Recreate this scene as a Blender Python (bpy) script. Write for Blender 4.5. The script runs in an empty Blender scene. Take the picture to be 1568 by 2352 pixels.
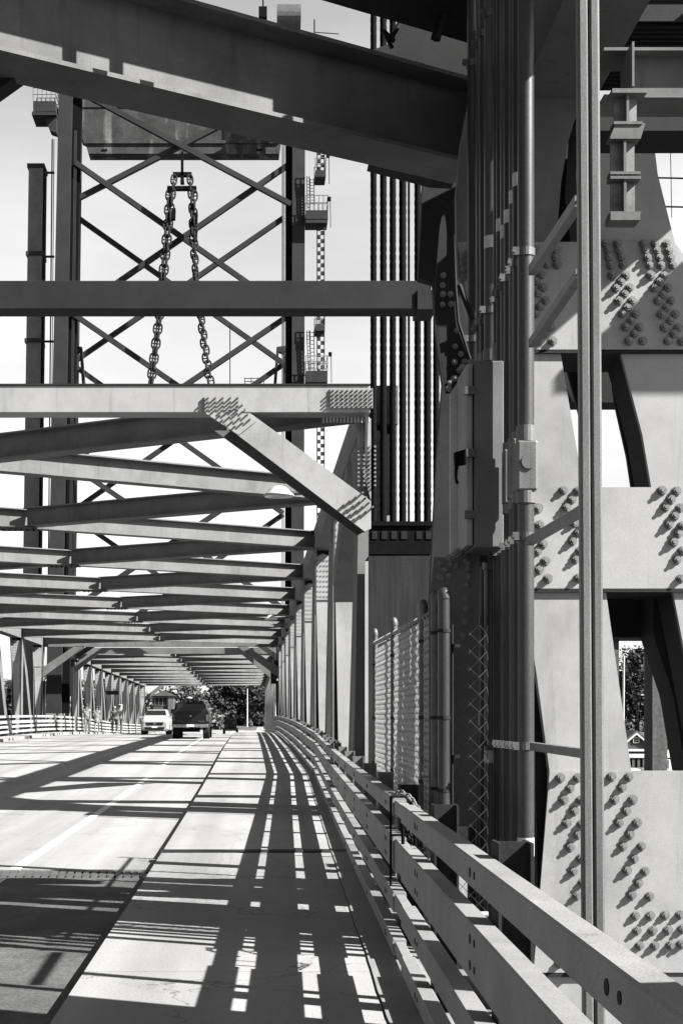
import bpy, math, random
from mathutils import Vector, Matrix
R = random.Random(7)
C = bpy.context.scene.collection
S = bpy.context.scene
# ------------------------------------------------------------------ camera
F = 3267.0            # focal length in photo units (photo width = 1568 units)
UX, VH, CAMZ = 576.0, 1650.0, 1.6
cam = bpy.data.cameras.new('camera'); co = bpy.data.objects.new('camera', cam); C.objects.link(co)
co.location = (0, 0, CAMZ); co.rotation_euler = (math.radians(90), 0, 0)
cam.sensor_fit = 'HORIZONTAL'; cam.sensor_width = 24.0; cam.lens = 24.0*F/1568.0
cam.shift_x = (784-UX)/1568.0; cam.shift_y = (VH-1177)/1568.0
cam.clip_start = 0.1; cam.clip_end = 5000
S.camera = co
# ------------------------------------------------------------------ world, sun
LD = Vector((-1.12, 0.50, -1.0)).normalized()      # direction the sunlight travels
el = math.asin(-LD.z); az = math.atan2(-LD.x, -LD.y)
w = bpy.data.worlds.new('World'); S.world = w; w.use_nodes = True
nt = w.node_tree; nt.nodes.clear()
out = nt.nodes.new('ShaderNodeOutputWorld'); bg = nt.nodes.new('ShaderNodeBackground')
sky = nt.nodes.new('ShaderNodeTexSky'); sky.sky_type = 'NISHITA'; sky.sun_disc = False
sky.sun_elevation = el; sky.sun_rotation = az; sky.dust_density = 2.5; sky.air_density = 1.0
sep = nt.nodes.new('ShaderNodeSeparateColor')       # black-and-white film behind an orange filter: the red record
tc = nt.nodes.new('ShaderNodeTexCoord'); mp = nt.nodes.new('ShaderNodeMapping'); mp.inputs['Scale'].default_value = (1.2, 1.2, 4.0)
cn = nt.nodes.new('ShaderNodeTexNoise'); cn.inputs['Scale'].default_value = 2.3; cn.inputs['Detail'].default_value = 6
cr = nt.nodes.new('ShaderNodeMapRange'); cr.inputs['From Min'].default_value = .42; cr.inputs['From Max'].default_value = .75
cr.inputs['To Min'].default_value = .42; cr.inputs['To Max'].default_value = .65
mu = nt.nodes.new('ShaderNodeMath'); mu.operation = 'MULTIPLY'
nt.links.new(sky.outputs[0], sep.inputs[0]); nt.links.new(tc.outputs['Generated'], mp.inputs[0]); nt.links.new(mp.outputs[0], cn.inputs[0])
nt.links.new(cn.outputs[0], cr.inputs[0]); nt.links.new(sep.outputs[0], mu.inputs[0]); nt.links.new(cr.outputs[0], mu.inputs[1])
# pale haze and thin cloud low in the sky, thinning out towards the zenith all the way round
sx = nt.nodes.new('ShaderNodeSeparateXYZ'); nt.links.new(tc.outputs['Generated'], sx.inputs[0])
hz = nt.nodes.new('ShaderNodeMapRange'); hz.interpolation_type = 'SMOOTHSTEP'
hz.inputs['From Min'].default_value = .2; hz.inputs['From Max'].default_value = .78; hz.inputs['To Min'].default_value = 3.1; hz.inputs['To Max'].default_value = 0.0
nt.links.new(sx.outputs['Z'], hz.inputs['Value'])
hc = nt.nodes.new('ShaderNodeMapRange'); hc.inputs['From Min'].default_value = .3; hc.inputs['From Max'].default_value = .7; hc.inputs['To Min'].default_value = .80; hc.inputs['To Max'].default_value = 1.2
nt.links.new(cn.outputs[0], hc.inputs['Value'])
hm = nt.nodes.new('ShaderNodeMath'); hm.operation = 'MULTIPLY'; nt.links.new(hz.outputs[0], hm.inputs[0]); nt.links.new(hc.outputs[0], hm.inputs[1])
ha = nt.nodes.new('ShaderNodeMath'); ha.operation = 'ADD'; nt.links.new(mu.outputs[0], ha.inputs[0]); nt.links.new(hm.outputs[0], ha.inputs[1])
nt.links.new(ha.outputs[0], bg.inputs['Color']); nt.links.new(bg.outputs[0], out.inputs[0])
bg.inputs['Strength'].default_value = 0.05
sun = bpy.data.lights.new('sun', 'SUN'); so = bpy.data.objects.new('sun', sun); C.objects.link(so)
sun.energy = 5.0; sun.angle = math.radians(0.5); sun.color = (1.0, 0.99, 0.98)
so.rotation_euler = LD.to_track_quat('-Z', 'Y').to_euler(); so.location = (20, -10, 30)
S.view_settings.view_transform = 'Standard'; S.view_settings.look = 'None'
S.view_settings.exposure = 2.35; S.view_settings.gamma = 1.0; S.view_settings.use_curve_mapping = False
# ------------------------------------------------------------------ materials
def mat(name, a, rough=.6, metal=0.0, var=.25, scale=3.0, fine=60.0, finev=.12, bump=.0, streak=0.0, spec=.25, bscale=None, stretch=None, grime=0.0, crack=0.0):
    a *= .49       # all base colours lowered so shade deepens under the raised exposure
    m = bpy.data.materials.new(name); m.use_nodes = True; n = m.node_tree; b = n.nodes['Principled BSDF']
    b.inputs['Roughness'].default_value = rough; b.inputs['Metallic'].default_value = metal
    b.inputs['Specular IOR Level'].default_value = spec
    g = n.nodes.new('ShaderNodeNewGeometry'); src = g.outputs['Position']
    if stretch:
        mp = n.nodes.new('ShaderNodeMapping'); mp.inputs['Scale'].default_value = stretch
        n.links.new(src, mp.inputs[0]); s1 = mp.outputs[0]
    else: s1 = src
    t1 = n.nodes.new('ShaderNodeTexNoise'); t1.inputs['Scale'].default_value = scale; t1.inputs['Detail'].default_value = 5; t1.inputs['Roughness'].default_value = .65
    t2 = n.nodes.new('ShaderNodeTexNoise'); t2.inputs['Scale'].default_value = fine; t2.inputs['Detail'].default_value = 2
    n.links.new(s1, t1.inputs[0]); n.links.new(src, t2.inputs[0])
    r1 = n.nodes.new('ShaderNodeMapRange'); r1.inputs['From Min'].default_value = .3; r1.inputs['From Max'].default_value = .7
    r1.inputs['To Min'].default_value = a*(1-var); r1.inputs['To Max'].default_value = a*(1+var)
    r2 = n.nodes.new('ShaderNodeMapRange'); r2.inputs['From Min'].default_value = .3; r2.inputs['From Max'].default_value = .7
    r2.inputs['To Min'].default_value = 1-finev; r2.inputs['To Max'].default_value = 1+finev
    n.links.new(t1.outputs[0], r1.inputs[0]); n.links.new(t2.outputs[0], r2.inputs[0])
    mu = n.nodes.new('ShaderNodeMath'); mu.operation = 'MULTIPLY'
    n.links.new(r1.outputs[0], mu.inputs[0]); n.links.new(r2.outputs[0], mu.inputs[1]); last = mu.outputs[0]
    if streak:
        mp = n.nodes.new('ShaderNodeMapping'); mp.inputs['Scale'].default_value = (streak, streak, .12*streak)
        t3 = n.nodes.new('ShaderNodeTexNoise'); t3.inputs['Scale'].default_value = 1.0; t3.inputs['Detail'].default_value = 4
        r3 = n.nodes.new('ShaderNodeMapRange'); r3.inputs['From Min'].default_value = .55; r3.inputs['From Max'].default_value = .75
        r3.inputs['To Min'].default_value = 1; r3.inputs['To Max'].default_value = 4.5
        m3 = n.nodes.new('ShaderNodeMath'); m3.operation = 'MULTIPLY'
        n.links.new(src, mp.inputs[0]); n.links.new(mp.outputs[0], t3.inputs[0]); n.links.new(t3.outputs[0], r3.inputs[0])
        n.links.new(last, m3.inputs[0]); n.links.new(r3.outputs[0], m3.inputs[1]); last = m3.outputs[0]
    def mulby(sock, last):
        m3 = n.nodes.new('ShaderNodeMath'); m3.operation = 'MULTIPLY'; n.links.new(last, m3.inputs[0]); n.links.new(sock, m3.inputs[1]); return m3.outputs[0]
    if grime:
        for sc_, lo_ in (((9, 9, .5), .56), ((1.1, 1.1, .8), .5)):
            mp = n.nodes.new('ShaderNodeMapping'); mp.inputs['Scale'].default_value = sc_
            t3 = n.nodes.new('ShaderNodeTexNoise'); t3.inputs['Scale'].default_value = 1.0; t3.inputs['Detail'].default_value = 6; t3.inputs['Roughness'].default_value = .7
            r3 = n.nodes.new('ShaderNodeMapRange'); r3.inputs['From Min'].default_value = lo_; r3.inputs['From Max'].default_value = .74
            r3.inputs['To Min'].default_value = 1; r3.inputs['To Max'].default_value = 1-grime
            n.links.new(src, mp.inputs[0]); n.links.new(mp.outputs[0], t3.inputs[0]); n.links.new(t3.outputs[0], r3.inputs[0]); last = mulby(r3.outputs[0], last)
    if crack:
        t5 = n.nodes.new('ShaderNodeTexNoise'); t5.inputs['Scale'].default_value = 1.6; t5.inputs['Detail'].default_value = 6
        v1 = n.nodes.new('ShaderNodeVectorMath'); v1.operation = 'SCALE'; v1.inputs['Scale'].default_value = 1.3
        v2 = n.nodes.new('ShaderNodeVectorMath'); v2.operation = 'ADD'
        vo = n.nodes.new('ShaderNodeTexVoronoi'); vo.feature = 'DISTANCE_TO_EDGE'; vo.inputs['Scale'].default_value = .33
        r5 = n.nodes.new('ShaderNodeMapRange'); r5.inputs['From Min'].default_value = .001; r5.inputs['From Max'].default_value = .004; r5.inputs['To Min'].default_value = 1-crack; r5.inputs['To Max'].default_value = 1
        n.links.new(src, t5.inputs[0]); n.links.new(t5.outputs['Color'], v1.inputs[0]); n.links.new(v1.outputs[0], v2.inputs[0]); n.links.new(src, v2.inputs[1])
        n.links.new(v2.outputs[0], vo.inputs[0]); n.links.new(vo.outputs[0], r5.inputs['Value']); last = mulby(r5.outputs[0], last)
        t6 = n.nodes.new('ShaderNodeTexNoise'); t6.inputs['Scale'].default_value = 1.1; t6.inputs['Detail'].default_value = 8; t6.inputs['Roughness'].default_value = .75
        r6 = n.nodes.new('ShaderNodeMapRange'); r6.inputs['From Min'].default_value = .55; r6.inputs['From Max'].default_value = .72; r6.inputs['To Min'].default_value = 1; r6.inputs['To Max'].default_value = .72
        n.links.new(src, t6.inputs[0]); n.links.new(t6.outputs[0], r6.inputs['Value']); last = mulby(r6.outputs[0], last)
        mp8 = n.nodes.new('ShaderNodeMapping'); mp8.inputs['Scale'].default_value = (1.5, .03, 1); t8 = n.nodes.new('ShaderNodeTexNoise'); t8.inputs['Scale'].default_value = 1; t8.inputs['Detail'].default_value = 3
        r8 = n.nodes.new('ShaderNodeMapRange'); r8.inputs['From Min'].default_value = .4; r8.inputs['From Max'].default_value = .65; r8.inputs['To Min'].default_value = 1.05; r8.inputs['To Max'].default_value = .8
        n.links.new(src, mp8.inputs[0]); n.links.new(mp8.outputs[0], t8.inputs[0]); n.links.new(t8.outputs[0], r8.inputs['Value']); last = mulby(r8.outputs[0], last)
        t7 = n.nodes.new('ShaderNodeTexNoise'); t7.inputs['Scale'].default_value = 14; t7.inputs['Detail'].default_value = 3
        r7 = n.nodes.new('ShaderNodeMapRange'); r7.inputs['From Min'].default_value = .68; r7.inputs['From Max'].default_value = .76; r7.inputs['To Min'].default_value = 1; r7.inputs['To Max'].default_value = .6
        n.links.new(src, t7.inputs[0]); n.links.new(t7.outputs[0], r7.inputs['Value']); last = mulby(r7.outputs[0], last)
    n.links.new(last, b.inputs['Base Color'])
    if bump:
        bp = n.nodes.new('ShaderNodeBump'); bp.inputs['Strength'].default_value = bump; bp.inputs['Distance'].default_value = .01
        if bscale:
            t4 = n.nodes.new('ShaderNodeTexNoise'); t4.inputs['Scale'].default_value = bscale; t4.inputs['Detail'].default_value = 3
            n.links.new(src, t4.inputs[0]); n.links.new(t4.outputs[0], bp.inputs['Height'])
        else: n.links.new(t2.outputs[0], bp.inputs['Height'])
        n.links.new(bp.outputs[0], b.inputs['Normal'])
    return m
M = {}
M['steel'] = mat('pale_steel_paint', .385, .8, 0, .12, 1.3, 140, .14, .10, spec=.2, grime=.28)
M['steelweb'] = mat('grey_steel_paint_shade_toned', .17, .8, 0, .18, 1.3, 140, .16, .10, spec=.2, grime=.35)  # same steel paint, darkened so shaded webs and undersides read deeper
M['dark'] = mat('dark_steel_paint_and_shade', .022, .8, 0, .3, 1.6, 70, .2, .1, spec=.15)  # dark tower paint; its colour also stands in for shade on near tower parts
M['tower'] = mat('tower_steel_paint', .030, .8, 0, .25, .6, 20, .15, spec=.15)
M['black'] = mat('black_grease_and_shade', .006, .9, 0, .3, 8, 60, .3, spec=.05)
M['galv'] = mat('galvanised_steel', .13, .5, .35, .3, 6, 120, .25, .1)
M['cond'] = mat('shade_toned_conduit', .03, .42, .5, .25, 5, 120, .25, spec=.3, stretch=(1, 1, .2))  # darkened colour stands in for the shadow lying over the conduits
M['cond2'] = mat('lighter_conduit', .075, .42, .5, .3, 5, 120, .25, spec=.3, stretch=(1, 1, .2))  # lighter tone, alternated so neighbouring pipes stay distinct
M['polem'] = mat('zinc_strut', .17, .5, .3, .25, 9, 140, .25, stretch=(1, 1, .1))
M['mottle'] = mat('mottled_zinc', .22, .7, .1, .45, 9, 120, .15)
M['bright'] = mat('pale_tag_and_sun', .6, .5, 0, .1)
M['boltm'] = mat('bolt_zinc', .24, .5, .2, .25, 30, 200, .2)
M['rail'] = mat('rail_zinc', .28, .62, .1, .18, 2.2, 160, .22, .12, grime=.3)
M['conc'] = mat('pale_concrete', .34, .85, 0, .12, .9, 50, .1, .25, stretch=(1, .25, 1), crack=.45)
M['road'] = mat('road_concrete', .34, .85, 0, .12, .5, 40, .1, .2, stretch=(1, .2, 1), crack=.35)
M['asph'] = mat('worn_asphalt', .09, .9, 0, .45, 1.6, 45, .35, .5)
M['joint'] = mat('joint_rubber', .02, .8)
M['white'] = mat('white_marking', .8, .7, 0, .2, 2.5, 40, .2)
M['cwt'] = mat('stained_counterweight', .06, .85, 0, .4, .9, 12, .2, streak=1.3, spec=.1)
M['panel'] = mat('weathered_panel', .035, .95, 0, .35, 2.5, 60, .2, .3, spec=.05, stretch=(6, 6, .35))
M['wire'] = mat('fence_wire', .7, .6, .0, .3, 30, 200, .3)
M['water'] = mat('river_water', .06, .12, 0, .3, .3, 2, .2, .3, spec=.5, bscale=1.5)
M['land'] = mat('bank_earth', .10, .95, 0, .5, .08, 1.5, .3)
M['rock'] = mat('bank_rock', .25, .9, 0, .5, .6, 4, .3)
M['grass'] = mat('grass_ground', .09, .95, 0, .3, .2, 3, .3)
M['leaf'] = mat('foliage_mid', .085, .7, 0, .5, .35, 3, .3)
M['leafd'] = mat('foliage_dark', .035, .7, 0, .5, .35, 3, .3)
M['leafl'] = mat('foliage_light', .13, .7, 0, .4, .35, 3, .3)
M['bark'] = mat('bark', .05, .9, 0, .3, 3)
M['carw'] = mat('silver_car_paint', .5, .25, .3, .03, 3, 60, .02)
M['cark'] = mat('black_car_paint', .012, .2, 0, .1, 3, 60, .05)
M['glass'] = mat('dark_glass', .02, .08, 0, .1, 3, 60, .05)
M['tyre'] = mat('tyre_rubber', .015, .9)
M['chrome'] = mat('bumper_chrome', .5, .25, .8, .1)
M['lamp'] = mat('lamp_lens', .6, .2, 0, .05)
M['skin'] = mat('skin', .18, .6, 0, .05); M['hair'] = mat('hair', .03, .7); M['clothd'] = mat('dark_cloth', .04, .9)
M['clothl'] = mat('pale_cloth', .3, .9); M['clothm'] = mat('grey_cloth', .2, .9)
M['house'] = mat('grey_shingles', .08, .9, 0, .2, 3, 8, .3, .3); M['roof'] = mat('roof_shingles', .10, .9, 0, .2, 3, 8, .3)
M['wall'] = mat('white_siding', .65, .8, 0, .08); M['wood'] = mat('weathered_wood', .10, .9, 0, .3, 3, 30, .3, stretch=(4, 4, .4))
M['mast'] = mat('mast_aluminium', .55, .4, .2, .1)
# ------------------------------------------------------------------ mesh builder
class MB:
    def __init__(s): s.v = []; s.f = []
    def add(s, vs, fs):
        o = len(s.v); s.v += [tuple(p) for p in vs]; s.f += [tuple(i+o for i in f) for f in fs]; return s
    def box(s, x0, x1, y0, y1, z0, z1):
        return s.add([(x0,y0,z0),(x1,y0,z0),(x1,y1,z0),(x0,y1,z0),(x0,y0,z1),(x1,y0,z1),(x1,y1,z1),(x0,y1,z1)],
                     [(0,3,2,1),(4,5,6,7),(0,1,5,4),(1,2,6,5),(2,3,7,6),(3,0,4,7)])
    def obox(s, p, q, w, h, up=(0,0,1)):          # box from p to q: w across, h along 'up'
        p = Vector(p); q = Vector(q); d = (q-p).normalized(); u = Vector(up); sd = d.cross(u).normalized(); u = sd.cross(d)
        vs = []
        for c in (p, q):
            for a, b in ((-1,-1),(1,-1),(1,1),(-1,1)): vs.append(c+sd*a*w/2+u*b*h/2)
        return s.add(vs, [(0,1,2,3),(7,6,5,4),(0,4,5,1),(1,5,6,2),(2,6,7,3),(3,7,4,0)])
    def ibeam(s, p, q, h, w, t=.03, up=(0,0,1)):
        p = Vector(p); q = Vector(q); d = (q-p).normalized(); u0 = Vector(up); sd = d.cross(u0).normalized(); u = sd.cross(d)
        s.obox(p, q, t, h-2*t, up)
        o = u*(h-t)/2; s.obox(p+o, q+o, w, t, up); s.obox(p-o, q-o, w, t, up); return s
    def cyl(s, p, q, r, n=10, r2=None, cap=True):
        p = Vector(p); q = Vector(q); r2 = r if r2 is None else r2; d = (q-p).normalized()
        a = d.cross(Vector((0,0,1)) if abs(d.z) < .9 else Vector((1,0,0))).normalized(); b = d.cross(a)
        vs = [p+(a*math.cos(2*math.pi*i/n)+b*math.sin(2*math.pi*i/n))*r for i in range(n)]+[q+(a*math.cos(2*math.pi*i/n)+b*math.sin(2*math.pi*i/n))*r2 for i in range(n)]
        fs = [(i, n+i, n+(i+1) % n, (i+1) % n) for i in range(n)]
        if cap: fs += [tuple(range(n)), tuple(range(2*n-1, n-1, -1))]
        return s.add(vs, fs)
    def path(s, pts, r, n=6):
        for a, b in zip(pts[:-1], pts[1:]): s.cyl(a, b, r, n)
        return s
    def prism(s, pts, axis, a, b):                # polygon extruded: axis 'y' pts=(x,z); 'x' pts=(y,z); 'z' pts=(x,y)
        n = len(pts)
        mk = {'y': lambda p, t: (p[0], t, p[1]), 'x': lambda p, t: (t, p[0], p[1]), 'z': lambda p, t: (p[0], p[1], t)}[axis]
        vs = [mk(p, a) for p in pts]+[mk(p, b) for p in pts]
        return s.add(vs, [tuple(range(n)), tuple(range(2*n-1, n-1, -1))]+[(i, n+i, n+(i+1) % n, (i+1) % n) for i in range(n)])
    def lathe(s, c, prof, n=16, ax='z'):
        vs = []; k = len(prof)
        for i in range(n):
            t = 2*math.pi*i/n
            for r, h in prof:
                x, y = r*math.cos(t), r*math.sin(t)
                vs.append({'z': (c[0]+x, c[1]+y, c[2]+h), 'y': (c[0]+x, c[1]+h, c[2]+y), 'x': (c[0]+h, c[1]+x, c[2]+y)}[ax])
        return s.add(vs, [(i*k+j, ((i+1) % n)*k+j, ((i+1) % n)*k+j+1, i*k+j+1) for i in range(n) for j in range(k-1)])
    def build(s, name, m, parent=None, smooth=False, bevel=0, **pr):
        vs = [Vector(v) for v in s.v]
        lo = [min(v[i] for v in vs) for i in range(3)]; hi = [max(v[i] for v in vs) for i in range(3)]
        c = Vector(((lo[0]+hi[0])/2, (lo[1]+hi[1])/2, lo[2] if parent is None else (lo[2]+hi[2])/2))
        me = bpy.data.meshes.new(name); me.from_pydata([v-c for v in vs], [], s.f)
        import bmesh
        bm = bmesh.new(); bm.from_mesh(me); bmesh.ops.recalc_face_normals(bm, faces=bm.faces); bm.to_mesh(me); bm.free()
        if smooth: me.shade_smooth()
        me.materials.append(M[m] if isinstance(m, str) else m)
        o = bpy.data.objects.new(name, me); C.objects.link(o); place(o, c, parent)
        if bevel:
            b = o.modifiers.new('bevel', 'BEVEL'); b.width = bevel; b.segments = 2; b.limit_method = 'ANGLE'
        tag(o, **pr); return o
WP = {}
def place(o, wpos, parent=None):
    wpos = Vector(wpos); WP[o.name] = wpos
    if parent is not None: o.parent = parent; o.location = wpos-WP[parent.name]
    else: o.location = wpos
def tag(o, label=None, cat=None, group=None, kind=None):
    if label: o['label'] = label
    if cat: o['category'] = cat
    if group: o['group'] = group
    if kind: o['kind'] = kind
    return o
def thing(name, loc, label, cat, group=None, kind=None):
    o = bpy.data.objects.new(name, None); C.objects.link(o); o.empty_display_size = .3; place(o, loc); return tag(o, label, cat, group, kind)
def inst(src, name, wpos, parent, rot=None):
    o = bpy.data.objects.new(name, src.data); C.objects.link(o); place(o, wpos, parent)
    if rot: o.rotation_euler = rot
    return o
def P(u, v, Y): return ((u-UX)*Y/F, Y, CAMZ-(v-VH)*Y/F)
def XZ(pts, Y): return [((u-UX)*Y/F, CAMZ-(v-VH)*Y/F) for u, v in pts]
def plate(pts, Y, t, name, m, parent, **k): return MB().prism(XZ(pts, Y), 'y', Y, Y+t).build(name, m, parent, **k)
def interp(tab, y):
    if y <= tab[0][0]: return tab[0][1]
    for (a, va), (b, vb) in zip(tab[:-1], tab[1:]):
        if y <= b:
            t = (y-a)/(b-a); return va+(vb-va)*t
    return tab[-1][1]
DZT = [(0,0),(18,0),(36,.15),(52,.42),(66,.52),(82,.62),(95,.62),(110,.48),(130,.12),(150,-.18),(170,-.35),(190,-.4),(215,-.25),(250,.15),(400,.6)]
def dz0(y): return interp(DZT, y)
def dz(y): return sum(dz0(y+k) for k in (-6,-3,0,3,6))/5
def railx(y): return .70+.0245*y if y < 36 else (.70+.0245*36)+.0*(y-36)
# ------------------------------------------------------------------ setting: water, banks, deck
MB().box(-2500, 2500, -200, 4000, -9.0, -8.0).build('water', 'water', kind='structure')
def terrain(name, x0, x1, y0, y1, fz, m, nx=24, ny=24):
    b = MB(); vs = []; fs = []
    for j in range(ny+1):
        for i in range(nx+1):
            x = x0+(x1-x0)*i/nx; y = y0+(y1-y0)*j/ny; vs.append((x, y, fz(x, y)))
    for j in range(ny):
        for i in range(nx): a = j*(nx+1)+i; fs.append((a, a+1, a+nx+2, a+nx+1))
    return b.add(vs, fs).build(name, m, kind='structure')
terrain('far_bank', -900, 900, 186, 2200, lambda x, y: (-.62+max(0, min(.75, (y-195)*.0135)) if abs(x+6) < 25 else -1.4)+min(18, max(0, (y-420)*.012))+(0 if y > 200 else -7.0*(1 if abs(x+6) > 25 else 0))-(8 if y < 187 else 0), 'grass', 90, 60)
terrain('right_bank', 24, 400, 118, 186, lambda x, y: -8.6+min(1, max(0, (y-120)/10))*min(1, max(0, (x-26)/5))*4.6+max(0, (y-150))*.05, 'land', 60, 30)
terrain('left_bank', -500, -22, 150, 186.5, lambda x, y: -8.6+min(1, max(0, (y-152)/14))*6.6, 'land', 60, 20)
ROADX = (-12.0, -1.05)
def strip(x0, x1, ys, ztop, th, name, m, parent=None, **k):
    vs = []; fs = []
    fx0 = x0 if callable(x0) else (lambda y: x0); fx1 = x1 if callable(x1) else (lambda y: x1)
    for y in ys:
        z = dz(y)+ztop
        vs += [(fx0(y), y, z), (fx1(y), y, z), (fx1(y), y, z-th), (fx0(y), y, z-th)]
    n = len(ys)
    for i in range(n-1):
        a = 4*i; fs += [(a, a+1, a+5, a+4), (a+1, a+2, a+6, a+5), (a+2, a+3, a+7, a+6), (a+3, a, a+4, a+7)]
    fs += [(3, 2, 1, 0), (4*n-4, 4*n-3, 4*n-2, 4*n-1)]
    return MB().add(vs, fs).build(name, m, parent, **k)
def rng(a, b, s):
    n = max(1, int(round((b-a)/s))); return [a+(b-a)*i/n for i in range(n+1)]
STEP = .12
# roadway: slabs between joints as parts of the road
road = thing('road', (-6.5, 40, -.4), None, None, kind='structure')
strip(-12.0, -1.06, rng(-6, 15.2, 2), -STEP, .3, 'road_slab', 'asph', road)
edges = [16.0, 24.9, 33.9, 42.9, 51.9, 60.9, 69.9, 78.9, 87.9, 96.5]
for a, b in zip(edges[:-1], edges[1:]): strip(-12.0, -1.06, rng(a+.012, b-.012, 3), -STEP, .3, 'road_slab', 'road', road)
strip(-12.0, -1.06, rng(96.53, 330, 4), -STEP, .3, 'road_slab', 'road', road)
strip(-12.0, -1.06, [15.2, 16.0], -STEP-.05, .2, 'joint_pan', 'joint', road)
b = MB()
for i in range(120):
    x = -11.9+i*.09
    b.prism([(x, 15.2), (x+.075, 15.2), (x+.05, 15.72), (x+.025, 15.72)], 'z', -.16, -.1235)
    b.prism([(x+.045, 16.0), (x+.12, 16.0), (x+.095, 15.5), (x+.07, 15.5)], 'z', -.16, -.1235)
b.build('expansion_joint_teeth', 'galv', road, kind='stuff')
# shoulder / walkway slab
walk = thing('footpath', (-.3, 30, -.3), None, None, kind='structure')
fx = lambda y: railx(y)+.32
e2 = [-5, -1.2, 2.3, 5.6, 8.95, 12.3, 14.65, 17.0]
for a, b_ in zip(e2[:-1], e2[1:]): strip(-1.05, fx, rng(a+.006, b_-.006, 2), 0, .34, 'path_slab', 'conc', walk)
e3 = [17.1]+edges[1:]
for a, b_ in zip(e3[:-1], e3[1:]): strip(-1.05, fx, rng(a+.01, b_-.01, 3), 0, .34, 'path_slab', 'conc', walk)
strip(-1.05, fx, rng(96.52, 200, 4), 0, .34, 'path_slab', 'conc', walk)
strip(-1.05, fx, [17.0, 17.1], -.03, .1, 'joint_pan', 'joint', walk)
strip(-1.07, fx, [16.72, 17.02], .012, .01, 'cover_plate', 'dark', walk)
# steel kerb strip beside the rail with a cracked seam
strip(lambda y: railx(y)-.16+.004*math.sin(y*2.1)+.003*math.sin(y*7.3), lambda y: railx(y)+.28, rng(2, 60, .35), .012, .012, 'kerb_plate', 'rail', walk)
strip(lambda y: railx(y)-.170+.004*math.sin(y*2.1)+.003*math.sin(y*7.3), lambda y: railx(y)-.162+.004*math.sin(y*2.1)+.003*math.sin(y*7.3), rng(2, 60, .35), .003, .002, 'kerb_seam', 'joint', walk)
strip(-13.3, -12.0, rng(-6, 200, 4), .04, .3, 'left_footpath', 'conc', kind='structure')
strip(-2.73, -2.60, rng(14.2, 15.15, .9), -STEP+.004, .003, 'lane_line', 'white', kind='structure')
strip(-2.73, -2.60, rng(16.05, 300, 3), -STEP+.004, .003, 'lane_line', 'white', kind='structure')
strip(-40, 16, rng(192, 252, 6), -.15, .3, 'forecourt', 'conc', kind='structure')
strip(-6.55, -6.45, rng(120, 300, 3), -STEP+.004, .003, 'centre_line', 'white', kind='structure')
b = MB()
for y in [70.5, 75.5, 82, 88, 94.3, 101, 108, 116, 125, 134]:
    for d in (0, 1.1): b.box(-12.002, -11.985, y+d, y+d+.25, dz(y)-.09, dz(y)+.03)
b.build('kerb_scuppers', 'joint', kind='stuff')
# deck edge girders under the near deck
for x in (1.55, -13.9): MB().box(x, x+.4, -6, 190, -1.8, -.45).build('deck_girder', 'steelweb', kind='structure')
# ------------------------------------------------------------------ bolts
def hexbolt(r=.027, l=.018, n=6):
    b = MB(); b.cyl((0, 0, 0), (0, -.005, 0), r*1.2, 14); b.cyl((0, -.005, 0), (0, -.005-l, 0), r, n, r*.94); b.cyl((0, -.005-l, 0), (0, -.036, 0), r*.5, 8)
    me = bpy.data.meshes.new('bolt'); me.from_pydata(b.v, [], b.f)
    import bmesh
    bm = bmesh.new(); bm.from_mesh(me); bmesh.ops.recalc_face_normals(bm, faces=bm.faces); bm.to_mesh(me); bm.free()
    me.materials.append(M['boltm']); return me
BOLT = hexbolt()
def bolt(u, v, Y, parent, k=None):
    k = k or Y/9.6
    o = bpy.data.objects.new('bolt', BOLT); C.objects.link(o); place(o, P(u, v, Y), parent); o.rotation_euler = (0, R.random()*6, 0); s = R.uniform(.94, 1.06)*k; o.scale = (s, R.uniform(.9, 1.15)*k, s)
def boltgrid(b, x0, x1, z0, z1, nx, nz, y, r=.022, l=.05, skew=0):
    for i in range(nx):
        for j in range(nz):
            x = x0+(x1-x0)*i/max(1, nx-1)+skew*j; z = z0+(z1-z0)*j/max(1, nz-1); b.cyl((x, y, z), (x, y-l, z), r, 6)
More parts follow.
